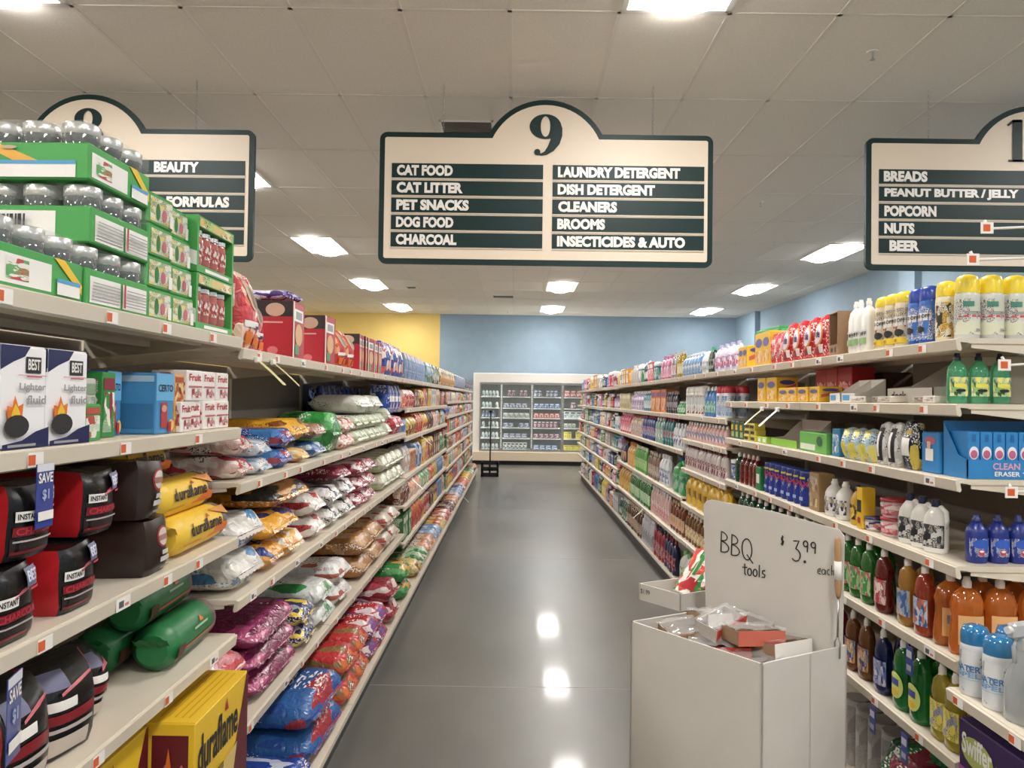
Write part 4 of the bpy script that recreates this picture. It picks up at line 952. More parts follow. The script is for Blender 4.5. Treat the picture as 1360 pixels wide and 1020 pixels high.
# ================================================================== cleaner side
S = ['', 'the top cleaner shelf', 'the second cleaner shelf', 'the third cleaner shelf', 'the fourth cleaner shelf', 'the fifth cleaner shelf', 'the sixth cleaner shelf', 'the bottom cleaner deck']
def endrow(fn, key, n, x0, px, z, h, name, desc, cat, tail, g, rz=-.0, rows=1, dz=.09):
    for i in range(n):
        for j in range(rows):
            t = ORD[i]+' in from the shelf corner'+(f', {["front","second","third"][j]} row' if rows > 1 else '')
            place(name, key, fn, (x0+i*px, z+j*dz, h+.001), rz+random.uniform(-.06, .06), f'{desc}, {t}, {tail}', cat, g)
YCAP = pl('f2d420'); 
offl = [('r', .0, .48, 1, .54, mat('d84a48', .4)), ('r', .15, .78, .5, .92, mat('3a8a78', .4)), ('r', .2, .62, .8, .64, GREY), ('r', .2, .57, .7, .59, GREY), ('r', .55, .1, .85, .16, GREY)]
# top shelf corner: yellow capped grey cans
endrow(can(.0335, .19, pl('c8ccc8'), YCAP, lbl('d0d0cc', 'd8dcc0', 'c8ccb8', 2, 2), offl, .28), 'ycan', 4, 1.335, .071, 2.275, 1.795, 'aerosol_can', 'pale grey spray can with yellow cap', 'can', 'top shelf', 'yellow capped grey spray cans', rz=0)
run('R', 1.795, 2.335, 2.40, can(.032, .185, pl('e8dcb8'), YCAP, lbl('e8e0c8', 'e0b040', '3a3428', 4, 5), None, .25), .066, .066, .185, 'can', 'cream spray can with yellow cap beside the corner', S[1], rows=2, n=1)
o1 = [('r', .05, .56, .95, .78, WH_), ('t', '$1.00 OFF', .08, .62, .92, .74, INK), ('p', [(.05, .54), (.95, .48), (.95, .53), (.05, .58)], RED), ('e', .5, .3, .22, .1, INK), ('r', .1, .05, .5, .1, mat('a8c8e8', .4))]
run('R', 1.795, 2.43, 2.56, can(.033, .185, pl('1f5cc0'), pl('1c3fae'), lbl('1f5cc0', '2868c8', '3878d0', 2, 3), o1, .24), .066, .066, .185, 'can', 'blue spray can with dark blue cap', S[1], n=2, rows=2)
o2 = [('r', .05, .5, .95, .76, WH_), ('t', '$1.00 OFF', .08, .58, .92, .7, INK), ('p', [(.05, .5), (.5, .44), (.95, .5), (.95, .46), (.5, .4), (.05, .46)], RED), ('e', .65, .3, .22, .1, INK), ('r', 0, 0, 1, .17, mat('f0cc20', .4)), ('e', .5, .08, .1, .05, mat('b89818', .4))]
run('R', 1.795, 2.58, 2.80, can(.034, .19, pl('e0d0b0'), YCAP, lbl('e0d0b0', 'e4d6ba', 'dccaa6', 1, 2), o2, .2), .068, .068, .19, 'can', 'tan spray can with yellow cap and black print', S[1], n=3, rows=2)
o3 = [('r', .1, .62, .9, .68, mat('d8d8e0', .4)), ('t', 'OFF', .15, .42, .85, .6, INK), ('r', .15, .0, .85, .3, mat('8ab070', .4))]
run('R', 1.795, 2.85, 3.0, bottle(.07, .05, .2, pl('ecebe6'), pl('f2f1ee'), None, o3, shape=0, e=3), .07, .05, .2, 'bottle', 'tall white cleaner bottle', S[1], n=3, rows=1)
# open brown carton
def opencarton():
    w, d, h, t = .13, .2, .17, .004
    m = MB().box(-w/2, -d/2, 0, w/2, d/2, t, CARD); m.box(-w/2, -d/2, t, -w/2+t, d/2, h, CARD); m.box(w/2-t, -d/2, t, w/2, d/2, h, CARD); m.box(-w/2+t, d/2-t, t, w/2-t, d/2, h, CARD)
    m.box(-w/2+t, -d/2, t, w/2-t, -d/2+t, h*.25, CARD); m.box(-w/2, -d/2, h, w/2, d/2, h+t, CARD)
    return [('carton_shell', m), ('printed_front', art(box_surf(w, d, h*.25), [('e', .75, .5, .1, .3, INK), ('t', 'BB', .2, .3, .5, .7, INK)], seg=1))]
place('open_carton', 'opc', opencarton, (1.39, 3.11, 1.796), -math.pi/2-.15, 'open brown cardboard carton between white bottles and red pouches on the top shelf', 'box')
place('crumpled_bag', 'crp', puff(.13, .12, .1, (mat('dfe3e2', .08, coat=1, alpha=.45),)*3, .02, 9, 8, .03), (1.52, 2.95, 1.99), .4, 'crumpled clear plastic bag above the white bottles', 'bag') if False else None
TD = [('e', .5, .55, .38, .3, mat('e88838', .35)), ('e', .5, .55, .32, .24, mat('e8d8e8', .35)), ('t', 'Tide', .26, .46, .74, .66, NAVY), ('r', .1, .08, .6, .2, mat('b8283a', .4)), ('r', .66, .1, .92, .3, mat('e8e0d8', .4))]
mred = film('d81c2c', 'e02c38', 'b8141f', 2, 3, .3)
run('R', 1.795, zR(1091), zR(1035), puff(.105, .07, .175, (mred, mred, mred), .014, 7, 4, .006, TD, .6), .105, .07, .175, 'pouch', 'red laundry pouch with round logo', S[1], n=4)
mred2 = film('d83440', 'e05058', 'e8b8b8', 5, 4, .45)
run('R', 1.795, zR(1034), zR(1021), puff(.06, .06, .15, (mred2,)*3, .01, 6, 6, .005, None, .4), .06, .06, .15, 'pouch', 'narrow pinkish red pouch', S[1], n=4)
YB = lambda w, d, h: carton(w, d, h, mat('ecb81c', .4), [('e', .5, .7, .4, .14, mat('5850a0', .4)), ('r', .1, .1, .9, .45, card('e0a020', 'd86828', 'f0d860', 3))], [('p', [(.1, .5), (.9, .75), (.9, .55), (.1, .3)], mat('c85858', .4)), ('e', .5, .8, .35, .1, mat('504898', .4))])
run('R', 1.795, zR(1019), zR(990), YB(.13, .12, .17), .13, .12, .17, 'carton', 'yellow laundry booster carton', S[1], n=2)
run('R', 1.795, zR(988), zR(976), YB(.1, .1, .12), .1, .1, .12, 'carton', 'short yellow laundry carton', S[1], n=2)
run('R', 1.795, zR(974), zR(944), jug(.1, .08, .17, pl('c8c8e0'), pl('b8b8e0'), lbl('d8d8ec', '8a80b8', 'c84868', 2)), .1, .08, .17, 'jug', 'lilac white softener bottle', S[1], n=4)
run('R', 1.795, zR(985), zR(950), carton(.2, .12, .24, mat('2f9c4c', .4), [('r', .1, .78, .9, .94, mat('68b878', .4))], [('r', .1, .76, .9, .94, mat('58b070', .4))]), .2, .12, .24, 'carton', 'tall green carton behind the bottles', S[1], n=2, setback=.2)
run('R', 1.795, zR(942), zR(936), bottle(.07, .06, .17, pl('16382c'), pl('1c8a60'), lbl('202820', '404840', '101810')), .07, .06, .17, 'bottle', 'dark green bottle with green cap', S[1], n=2)
run('R', 1.795, zR(934), zR(928), bottle(.07, .06, .15, pl('d8dce0'), pl('e8e8e8'), lbl('c8d0d8', '98a8b8', 'e0e4e8')), .07, .06, .15, 'bottle', 'pale grey white bottle', S[1], n=3)
run('R', 1.795, zR(926), zR(902), jug(.12, .09, .16, pl('5c90d0'), pl('e8eef4'), lbl('88b0dc', '4878c0', 'd8e4f0')), .12, .09, .16, 'jug', 'sky blue detergent jug', S[1], n=6)
FARC = [(('e8e4e8', 'c83848', 'f0f0f0'), 'white and red'), (('2c68b8', '88b0e0', 'e8eef4'), 'bright blue'), (('e0e4e4', '58a0c0', 'f4f4f4'), 'white and teal'), (('d84050', 'e88890', 'f0e8e8'), 'red'), (('8a68a8', 'c8b8e0', 'f0ecf4'), 'lilac'),
        (('1f7a80', '60b0a8', 'e0ecec'), 'teal'), (('e09030', 'f0c060', 'f0e8d8'), 'orange'), (('3c8a48', '90c088', 'e8f0e0'), 'green'), (('e8c838', 'f0e080', 'f4f0e0'), 'yellow'), (('283c80', '6078b8', 'e0e4f0'), 'navy'), (('b8b4b0', 'd8d0cc', 'e8e8e8'), 'silver grey'), (('c05a88', 'e0a0c0', 'f4e8f0'), 'pink')]
KR = lambda r, l: r.choice(['bottle', 'jug', 'bottle', 'can', 'carton', 'jug'])
farfill('R', [(1.79, .24)], zR(901), 15.3, FARC, ['the far half of the top cleaner shelf'], XR, 21, KR)
# second shelf (1.605)
gl = lbl('8cc060', 'e8e070', '2a5a38', 3, 4)
endrow(bottle(.056, .04, .15, liq('58cc90'), pl('1a2440'), gl, [('e', .5, .55, .3, .12, mat('e8e050', .4)), ('e', .5, .3, .2, .08, INK)], shape=2), 'gb', 3, 1.32, .064, 2.30, 1.605, 'soap_bottle', 'clear green bottle with navy cap', 'bottle', 'second shelf', 'clear green bottles with navy caps', rz=0)
WC = mat('cfc9c0', .6)
def opentray(w, d, h, body, hb, A=None, slope=True):
    def f():
        t = .003; m = MB()
        m.box(-w/2, -d/2, 0, w/2, d/2, t, body); m.box(-w/2, d/2-t, t, w/2, d/2, h, body); m.box(-w/2, -d/2, t, w/2, -d/2+t, hb, body)
        for sx in (-1, 1):
            x0 = sx*w/2; x1 = x0-sx*t
            pts = [(-d/2, t), (-d/2, hb), (-d*.1, hb*1.2), (d/2, h), (d/2, t)]
            vs = [(x0, y, z) for y, z in pts]+[(x1, y, z) for y, z in pts]; n = 5
            m.add(vs, [tuple(range(n)), tuple(range(2*n-1, n-1, -1))]+[(i, (i+1) % n, (i+1) % n+n, i+n) for i in range(n)], body)
        out = [('tray_shell', m)]
        if A: out.append(('printed_front', art(box_surf(w, d, hb), A, seg=1)))
        return out
    return f
place('display_carton', 'wc1', opentray(.3, .22, .14, WC, .05, [('t', 'dock', .1, .2, .45, .8, INK)]), (1.45, 2.62, 1.606), -math.pi/2, 'white open display carton with black print on the second cleaner shelf', 'box')
place('card_backboard', 'wcb', carton(.2, .012, .15, mat('b8b2a8', .6), [('r', .3, .5, .7, .8, mat('8a6a68', .6))], None, None, False), (1.5, 2.44, 1.606), -.5, 'grey white card standing behind the clear green bottles', 'card')
for i in range(7):
    place('flat_packet', ('fp', i % 2), carton(.085, .06, .022, mat(['e0dcd2', 'd0c8b8'][i % 2], .5), [('r', .1, .2, .9, .8, lbl('d0c8c0', 'a08878', 'e8e4dc', i % 2))]), (1.33+.02*(i % 3), 2.42+i*.085, 1.606), -math.pi/2+random.uniform(-.4, .4), f'small off white flat packet, {ORD[i]} along the second cleaner shelf edge', 'packet', 'small flat packets on the second cleaner shelf')
run('R', 1.605, zR(1128), zR(1096), opentray(.11, .12, .09, mat('e8e4dc', .5), .035, [('r', .1, .2, .6, .8, SKY)]), .11, .12, .09, 'carton', 'white notched display tray', S[2], n=2, name='display_tray')
run('R', 1.605, zR(1083), zR(1030), YB(.12, .1, .065), .12, .1, .065, 'carton', 'low orange yellow soap carton', S[2], n=4)
run('R', 1.605, zR(1085), zR(1045), carton(.13, .1, .15, mat('c02430', .4), [('r', .1, .1, .9, .6, card('c02430', 'e06040', '88182c', 2))]), .13, .1, .15, 'carton', 'red carton behind the low yellow ones', S[2], n=3, setback=.13)
run('R', 1.605, zR(1027), zR(1000), YB(.14, .11, .12), .14, .11, .12, 'carton', 'bright yellow soap flake carton', S[2], n=2)
run('R', 1.605, 3.3, 4.0, carton(.2, .15, .13, mat('6a4a40', .5), [('r', .1, .1, .9, .8, card('7a5048', '9a6a58', '504038', 2))]), .2, .15, .13, 'carton', 'brown carton in the rear row', S[2], n=3, setback=.3)
run('R', 1.605, 2.5, 3.2, carton(.3, .05, .16, mat('b4aea4', .6), [('r', .3, .3, .7, .7, card('a89c94', '6a4a50', 'b8b0a8', 5))]), .3, .05, .16, 'carton', 'pale grey card box at the back', S[2], n=2, setback=.36)
# third shelf (1.387)
MB_ = '2a86d0'; CBL = mat(MB_, .35)
def bluepack():
    w, d, h = .034, .1, .12
    return carton(w, d, h, CBL, [('e', .5, .5, .4, .16, mat('e8e8f0', .4)), ('e', .5, .47, .3, .1, mat('c86088', .4)), ('r', .35, .78, .65, .95, mat('1f68b0', .4))], None)()
for i in range(6): place('sponge_pack', 'bpk', bluepack, (1.335+i*.037, 2.29, 1.402), 0, f'slim blue eraser box in the blue display, {ORD[i]} from the corner', 'box', 'slim blue boxes in the corner display')
place('display_tray', 'btray', opentray(.245, .125, .165, CBL, .055, [('t', 'CLEAN', .3, .5, .62, .85, mat('e0a0c0', .4)), ('t', 'ERASER', .32, .15, .62, .4, WH_), ('p', [(.64, .35), (.9, .75), (.98, .6), (.74, .12)], WH_)]), (1.43, 2.288, 1.388), 0, 'bright blue cardboard display tray on the third shelf corner', 'tray')
place('carton', 'bside', carton(.1, .1, .125, CBL, [('e', .5, .8, .3, .1, PINK), ('r', .25, .3, .7, .6, WH_), ('r', .35, .6, .55, .78, mat('e8b898', .4))], [('r', .2, .2, .8, .7, WH_)]), (1.35, 2.41, 1.388), -math.pi/2, 'blue eraser carton just past the blue display tray', 'box')
run('R', 1.387, 2.50, 2.58, standbag(.08, .05, .15, ('283858', 'c8b040', '101828'), 3, [('r', .2, .3, .8, .7, WH_)], .5), .08, .05, .15, 'pouch', 'navy and yellow scrub pack', S[3], n=1)
run('R', 1.387, 2.60, 2.76, standbag(.075, .05, .14, ('dcdcd8', 'd0d0cc', 'c4c4c0'), 4, [('r', .3, .1, .8, .9, INK), ('r', .4, .2, .6, .8, WH_)], .5), .075, .05, .14, 'pouch', 'white pouch with black lettering', S[3], n=2)
run('R', 1.387, 2.78, 3.04, puff(.085, .05, .11, (film('d0d8d0', 'e8e070', 'a8c8d8', 3),)*3, .02, 7, 3, .008, [('r', .1, .1, .7, .6, mat('e8dc40', .4))]), .085, .05, .11, 'pouch', 'clear glove pack with yellow card', S[3], n=3)
run('R', 1.387, 3.06, 3.14, carton(.07, .06, .11, mat('2f80b8', .4), [('r', .1, .1, .9, .8, card('2f80b8', '5aa8d8', 'e0e8f0', 2))]), .07, .06, .11, 'carton', 'slim teal blue box', S[3], n=1)
run('R', 1.387, 3.16, 3.52, carton(.34, .07, .085, mat('68bc50', .45), [('r', .05, .1, .6, .4, mat('e0ecd0', .5)), ('e', .75, .6, .1, .25, mat('2c6a40', .5))], [('r', 0, 0, 1, 1, mat('58a848', .5))]), .34, .07, .085, 'carton', 'wide leaf green sponge box', S[3], n=1)
place('display_tray', 'gtr', opentray(.36, .16, .13, mat('c4bab0', .6), .035, [('r', 0, 0, 1, 1, mat('8acc30', .45))]), (1.39, 3.75, 1.388), -math.pi/2, 'open card display tray with lime green front on the third shelf', 'tray')
run('R', 1.387, 3.96, 4.12, carton(.07, .06, .03, mat('a8d848', .45), [('r', .2, .2, .8, .8, WH_)]), .07, .06, .03, 'carton', 'tiny lime green packet', S[3], n=2)
run('R', 1.387, 4.14, 4.34, carton(.09, .06, .032, mat('d8c040', .45), [('r', .1, .2, .9, .7, INK)]), .09, .06, .032, 'carton', 'little yellow packet with dark print', S[3], n=2, stack=3)
run('R', 1.387, 4.36, 4.62, carton(.08, .06, .1, mat('1f5a38', .45), [('r', .1, .5, .6, .8, YEL), ('r', .2, .1, .8, .4, mat('a8b868', .4))]), .08, .06, .1, 'carton', 'dark green box with yellow patch', S[3], n=3)
run('R', 1.387, 3.4, 4.2, carton(.22, .04, .12, mat('8a8274', .6), None), .22, .04, .12, 'carton', 'dull beige carton standing at the back', S[3], n=3, setback=.28)
# fourth shelf (1.137)
NB = [('e', .5, .7, .36, .25, mat('2f5cc8', .3)), ('r', .42, .1, .58, .4, mat('c83850', .3)), ('e', .5, .3, .06, .06, WH_)]
endrow(bottle(.058, .05, .14, pl('1c2f88'), pl('15256a'), lbl('2038a0', '1c2f88', '3858c0', 2, 3), NB, shape=2), 'nb', 4, 1.37, .062, 2.285, 1.137, 'soap_bottle', 'navy bottle with red mark', 'bottle', 'fourth shelf', 'navy bottles at the fourth shelf corner', rz=0)
def wjug():
    return jug(.072, .05, .165, pl('ecebe6'), pl('1c2450'), lbl('202428', '404448', 'c8c8c8', 3, 4))()
for i in range(3): place('detergent_jug', 'wj', wjug, (1.33, 2.43+i*.078, 1.138), -1.1, f'white handled bottle with black label and navy cap, {ORD[i]} along the fourth shelf', 'bottle', 'white handled bottles on the fourth shelf')
run('R', 1.137, 2.66, 2.78, tub(.046, .066, pl('e0d8d4'), pl('b0202c'), lbl('d8707c', 'c04058', 'e8d8d8', 3)), .098, .098, .066, 'tub', 'pink and white tub with red lid', S[4], stack=2, n=1)
run('R', 1.137, 2.79, 2.90, tub(.035, .05, pl('e0d8d8'), pl('28306a'), lbl('e8e0e0', 'c87070', '303868', 4)), .07, .07, .05, 'tub', 'small tub with navy lid', S[4], n=1)
run('R', 1.137, 2.84, 2.9, carton(.045, .05, .15, mat('e8b81c', .4), [('r', .1, .4, .9, .7, INK), ('e', .5, .2, .3, .08, RED)]), .045, .05, .15, 'carton', 'upright yellow box with dark band', S[4], n=1, setback=.0)
run('R', 1.137, 2.92, 3.0, bottle(.06, .05, .15, pl('d8a828'), pl('202428'), lbl('e8c848', '303038', 'c89820', 5)), .06, .05, .15, 'bottle', 'yellow polish bottle with black cap', S[4], n=1)
run('R', 1.137, 3.02, 3.26, bottle(.09, .075, .15, pl('e8e6e0'), pl('f0eee8'), lbl('28346a', 'e8e4dc', 'a89868', 3, 4), None, e=2.2), .09, .075, .15, 'bottle', 'round white bottle with navy label', S[4], n=2, rows=1)
run('R', 1.137, 3.28, 3.40, carton(.1, .07, .16, mat('a88858', .5), [('r', .1, .1, .9, .9, card('a88858', 'c8a878', '88683c', 3))]), .1, .07, .16, 'carton', 'tan box beside the scouring canisters', S[4], n=1)
AJ = [('r', .0, .55, 1, .98, mat('2848a0', .4)), ('t', 'AJAX', .02, .52, .98, .78, mat('d83050', .35)), ('p', [(0, .5), (1, .42), (1, .3), (0, .38)], WH_), ('r', .2, .86, .8, .93, mat('d8c848', .4)), ('r', .3, .1, .7, .22, mat('a8b8e0', .4))]
run('R', 1.137, 3.43, 4.02, canister(.037, .155, pl('1c3088'), pl('2848b0'), lbl('1c3088', '2038a0', '182878', 2, 2), AJ), .074, .074, .155, 'canister', 'navy scouring powder canister with red letters', S[4], n=7)
run('R', 1.137, 4.04, 4.12, carton(.08, .07, .12, mat('1f7a40', .45), [('r', .2, .3, .8, .7, WH_)]), .08, .07, .12, 'carton', 'plain green box before the red bottles', S[4], n=1)
run('R', 1.137, 4.14, 4.44, bottle(.07, .055, .17, liq('a02c1c'), pl('c8a8a0'), None), .07, .055, .17, 'bottle', 'dark red liquid bottle', S[4], n=4)
run('R', 1.137, 4.45, 4.53, bottle(.07, .055, .17, liq('186a48'), pl('c8d0c8'), None), .07, .055, .17, 'bottle', 'deep green liquid bottle', S[4], n=1)
run('R', 1.137, 4.54, 4.65, tub(.05, .12, pl('3060a8'), pl('e0e4e8'), lbl('3868b0', 'd8e0e8', '2850a0', 3)), .1, .1, .12, 'tub', 'blue wipes tub', S[4], n=1)
# fifth shelf (.867): soap bottles
def soap(cl, lab, w=.085, d=.055, h=.225, cap='efe6dc', shape=1): return bottle(w, d, h, liq(cl), pl(cap), lab, None, shape=shape, e=2.4, n=20)
OL = lbl('f0b868', 'e8c890', 'c8682c', 3, 3)
def ob(): return bottle(.1, .062, .225, liq('f58220'), pl('f0e4dc'), None, [('r', .15, .0, .85, 1, mat('e8b070', .4)), ('r', .3, .45, .7, .75, mat('8a88a0', .4)), ('e', .5, .2, .25, .12, mat('f0c030', .4))], shape=1, e=2.3, n=22)()
for i in range(3):
    for j in range(2):
        place('soap_bottle', 'ob', ob, (1.345+i*.098, 2.29+j*.085, .868), -.1, f'big clear orange soap bottle, {ORD[i]} in from the fifth shelf corner, {["front","second"][j]} row', 'bottle', 'big clear orange soap bottles')
run('R', .867, 2.43, 2.52, soap('dc5024', lbl('c8d8e8', 'd87040', '3858a0', 4, 4)), .085, .055, .225, 'bottle', 'red orange soap bottle with blue label', S[5], n=1)
run('R', .867, 2.54, 2.68, soap('eca838', lbl('a8c0e0', 'e8b040', '4868a8', 5, 4)), .085, .055, .225, 'bottle', 'amber soap bottle with white cap', S[5], n=1, rows=2)
run('R', .867, 2.70, 2.77, soap('98201c', lbl('c83040', 'e8d0c8', '802028', 6, 4)), .07, .05, .2, 'bottle', 'ruby red soap bottle', S[5], n=1)
run('R', .867, 2.80, 3.10, soap('38a034', lbl('a8d090', '3c9848', 'e05878', 7, 5)), .085, .055, .225, 'bottle', 'leaf green soap bottle', S[5], n=3, rows=2)
run('R', .867, 3.12, 3.3, soap('2a8a78', lbl('2f9080', '1f7868', '58b0a0', 8, 4)), .085, .055, .24, 'bottle', 'teal green bottle by the bin card', S[5], n=2)
run('R', .867, 3.32, 4.5, soap('2f7a58', lbl('c8d8c0', '2f7a48', 'e0c048', 9, 4)), .085, .055, .22, 'bottle', 'sea green soap bottle beyond the bin card', S[5], n=11)
# sixth shelf (.58)
run('R', .58, 2.26, 2.42, soap('dcc428', lbl('f0e070', 'e8d848', 'a8a8c0', 3, 4)), .08, .055, .2, 'bottle', 'clear yellow soap bottle', S[6], n=2, rows=2)
GA = [('e', .5, .5, .42, .48, mat('d8e070', .4)), ('r', .3, .5, .7, .75, mat('4858a0', .4)), ('e', .5, .25, .2, .12, YEL)]
run('R', .58, 2.44, 2.66, bottle(.095, .06, .235, liq('1ca040'), pl('ecefe4'), None, GA, shape=1, e=2.3, n=22), .095, .06, .235, 'bottle', 'emerald green soap bottle with oval label', S[6], n=2, rows=2)
run('R', .58, 2.69, 2.80, soap('1c2f80', lbl('5878c0', '2c4090', 'c8c0d8', 4, 4)), .09, .058, .235, 'bottle', 'dark blue soap bottle', S[6], n=1, rows=2)
run('R', .58, 2.83, 3.04, soap('a8642c', lbl('3860b0', 'e8b848', 'c87040', 5, 5)), .085, .055, .22, 'bottle', 'amber brown soap bottle', S[6], n=2)
run('R', .58, 3.06, 3.16, soap('c02848', lbl('d84860', 'c02848', 'e8a0a8', 6, 4)), .085, .055, .24, 'bottle', 'cherry pink soap bottle', S[6], n=1)
run('R', .58, 3.2, 4.5, soap('a83828', lbl('d8a070', 'a83828', '5868a0', 7, 4)), .085, .055, .22, 'bottle', 'brick red soap bottle behind the bin', S[6], n=10)
# deck
run('R', DH, 2.75, 3.3, canister(.05, .26, pl('b8b4b0'), pl('8a8684'), lbl('a8a4a0', 'c0bcb8', '908c8a', 3)), .1, .1, .26, 'canister', 'grey white canister', S[7], n=4, setback=.06)
bgm = film('1f5a34', '8a2838', '2c7a48', 4, 4)
run('R', DH, 2.26, 2.74, puff(.2, .2, .27, (bgm,)*3, .02, 7, 3, .014, None, .3), .2, .2, .27, 'pouch', 'dark green and maroon refill bag', S[7], n=2)
for i, (z, hh) in enumerate(((3.0, .54), (2.72, .54), (2.5, .54), (2.47, .83))):
    save_tag(1.268, z, hh, ['small violet blue tag under the amber brown bottles', 'small violet blue tag under the dark blue bottle', 'small violet blue tag under the emerald green bottles', 'small violet blue tag hanging above the emerald green bottles'][i], rz=-math.pi/2, g='small violet blue shelf tags', s=.8, small=True)
# low shelf at the gondola end (h=.79)
lr = root('low_side_shelf', (1.235, 1.33, 0), 'low cream shelf in front of the orange soap bottles holding spray bottles', 'shelving')
ls = link('shelf', shelf_mesh(.86, .46).mesh('shelf'), lr, (0, .86, .805)); ls.rotation_euler = (0, 0, math.pi)
for t in (.06, .3, .55, .74):
    tg = link('price_tag', tagm, ls); tg.location = (.008, t, -.033); tg.rotation_euler = (0, 0, math.pi/2)
link('upright', MB().box(.455, 0, 0, .48, .86, 1.1, SHELF).mesh('upright'), lr)
wl = [('t', 'WATER', .05, .5, .95, .66, mat('3f80c0', .4)), ('t', 'REPEL', .05, .36, .95, .48, mat('6fa8d8', .4)), ('r', .1, .3, .9, .32, mat('a8c8e0', .4))]
WCN = can(.037, .19, pl('dce0e4'), mat('1f78b4', .12, coat=.8), lbl('dfe3e6', 'd8dde2', 'e6e8ea', 2, 2), wl, .26)
for i, (x, z) in enumerate(((1.28, 2.14), (1.285, 2.045), (1.37, 2.13), (1.37, 2.04))):
    place('aerosol_can', 'wcan', WCN, (x, z, .806), -.35-(.9 if i < 2 else 0), 'white water repellent can with blue dome cap, '+['at the shelf tip', 'second from the shelf tip', 'behind the tip one', 'behind the second one'][i], 'can', 'white cans with blue dome caps')
CLR = mat('d0d4d6', .08, trans=.55, coat=.6)
for i, z in enumerate((1.955, 1.85)):
    place('spray_bottle', 'spb', spray(.085, .07, .25, CLR, mat('d0d4d6', .15, trans=.4, coat=.5)), (1.29, z, .806), -1.2, 'clear trigger spray bottle, '+['next to the blue capped cans', 'second from the blue capped cans'][i], 'bottle', 'clear trigger spray bottles')
place('spray_bottle', 'spb', spray(.085, .07, .25, CLR, CLR), (1.39, 1.93, .806), -1.0, 'clear trigger spray bottle in the row behind the other two', 'bottle', 'clear trigger spray bottles')
PRP = mat('3a2058', .35)
SW = [('p', [(0, 0), (0, .5), (.35, .5), (1, .1), (1, 0)], mat('a03a88', .4)), ('e', .2, .72, .17, .16, mat('a8b858', .4)), ('t', 'Swiffer', .04, .66, .36, .88, WH_), ('t', 'WETJET', .4, .56, .86, .76, mat('c8b8d8', .4)), ('r', .06, .3, .3, .38, mat('5848a0', .4)), ('e', .45, .3, .06, .08, mat('d888b8', .4))]
place('mop_pad_box', 'swb', carton(.42, .16, .258, PRP, SW, [('r', .1, .1, .9, .5, mat('a03a88', .4))]), (1.337, 1.965, .471), -math.pi/2, 'purple mop pad box with white lettering under the low shelf', 'box')
place('mop_pad_box', 'swb', carton(.42, .16, .258, PRP, SW), (1.337, 1.965, .21), -math.pi/2, 'purple mop pad box underneath the upper purple one', 'box')
link('deck', MB().box(0.01, .2, .003, .45, .85, .208, SHELF, .005).mesh('deck'), lr)
# wire hook rack beyond the corner
hk = root('hook_rack', (1.62, 2.198, 0), 'white wire hook rack with orange price flags at the cleaner shelf end', 'rack')
link('post', MB().box(.0, -.012, 0, .025, .012, 2.25, WHITE, .003).mesh('post'), hk)
link('foot', MB().box(-.1, -.016, 0, .15, .016, .03, WHITE, .005).mesh('foot'), hk)
for z, L in ((2.11, .27), (2.02, .31), (1.72, .22), (1.36, .2), (1.09, .1)):
    h_ = link('hook', MB().tube([(0, 0, z), (-L*.5, -.004, z+.004), (-L, -.006, z-.004), (-L-.015, -.006, z+.02)], .004, mat('efeeea', .3), 6).mesh('hook'), hk)
    link('price_flag', MB().box(-L-.03, -.016, z-.02, -L+.005, -.013, z+.012, TAGW).box(-L-.024, -.0165, z-.014, -L-.004, -.0158, z+.006, TAGO).mesh('price_flag'), h_)
for i in range(2): place('aerosol_can', 'hcan', can(.03, .2, pl('2858b8'), pl('1c3fae'), lbl('2858b8', 'd8dce8', '8aa0d0', 3, 4), None), (1.585-.0, 2.02-.07*i+.0, 2.005), -.3, 'blue and white spray can on the wire rack, '+['front one', 'nearer one'][i], 'can', 'blue and white cans on the wire rack') if False else None
# bay B (4.66-5.88)
Bn = ['the shelf of capped spray cans', 'the shelf of small pink bottles', 'the shelf of maroon topped bottles', 'the shelf of yellow jugs', 'the shelf of honey coloured bottles', 'the deck under the yellow jugs']
run('R', 1.50, 4.70, 4.98, can(.036, .2, pl('d8dce0'), pl('c82838'), lbl('c8d0e0', '88a8d0', 'e8ecf0', 3, 4), None), .074, .074, .2, 'can', 'white spray can with red cap', Bn[0], rows=2, n=3)
run('R', 1.50, 5.0, 5.3, bottle(.085, .06, .2, pl('2c70b8'), pl('e8ecf0'), lbl('a8d0e0', '2c70b8', '88c048', 4, 4)), .085, .06, .2, 'bottle', 'blue bottle with leafy label', Bn[0], n=3)
run('R', 1.50, 5.32, 5.86, can(.04, .21, pl('e4e0dc'), pl('e8e4dc'), lbl('e8e4dc', 'a06848', 'c8d0d0', 5, 4), None), .082, .082, .21, 'can', 'cream freshener can with brown print', Bn[0], n=6)
run('R', 1.32, 4.72, 5.84, bottle(.07, .055, .13, pl('e0b0a8'), pl('ece8e4'), lbl('e8dcd8', 'd05850', '5898c8', 6, 4)), .07, .055, .13, 'bottle', 'small pink bottle with white cap', Bn[1], n=13)
run('R', 1.10, 4.72, 5.84, bottle(.065, .05, .18, pl('d8d0cc'), pl('7a3040'), lbl('e0d8d4', '803444', 'b08890', 7, 5)), .065, .05, .18, 'bottle', 'white bottle with maroon cap', Bn[2], n=15)
run('R', .84, 4.72, 5.84, jug(.15, .09, .22, pl('e4b41c'), pl('d8a018'), lbl('e8c030', 'c89018', '8a6020', 8)), .15, .09, .22, 'jug', 'golden yellow oil soap jug', Bn[3], n=7)
run('R', .56, 4.72, 5.84, bottle(.085, .06, .22, liq('b0702c'), pl('d8c8b0'), lbl('c89858', 'e8d8a8', '9a5828', 9, 4)), .085, .06, .22, 'bottle', 'honey brown cleaner bottle', Bn[4], n=12)
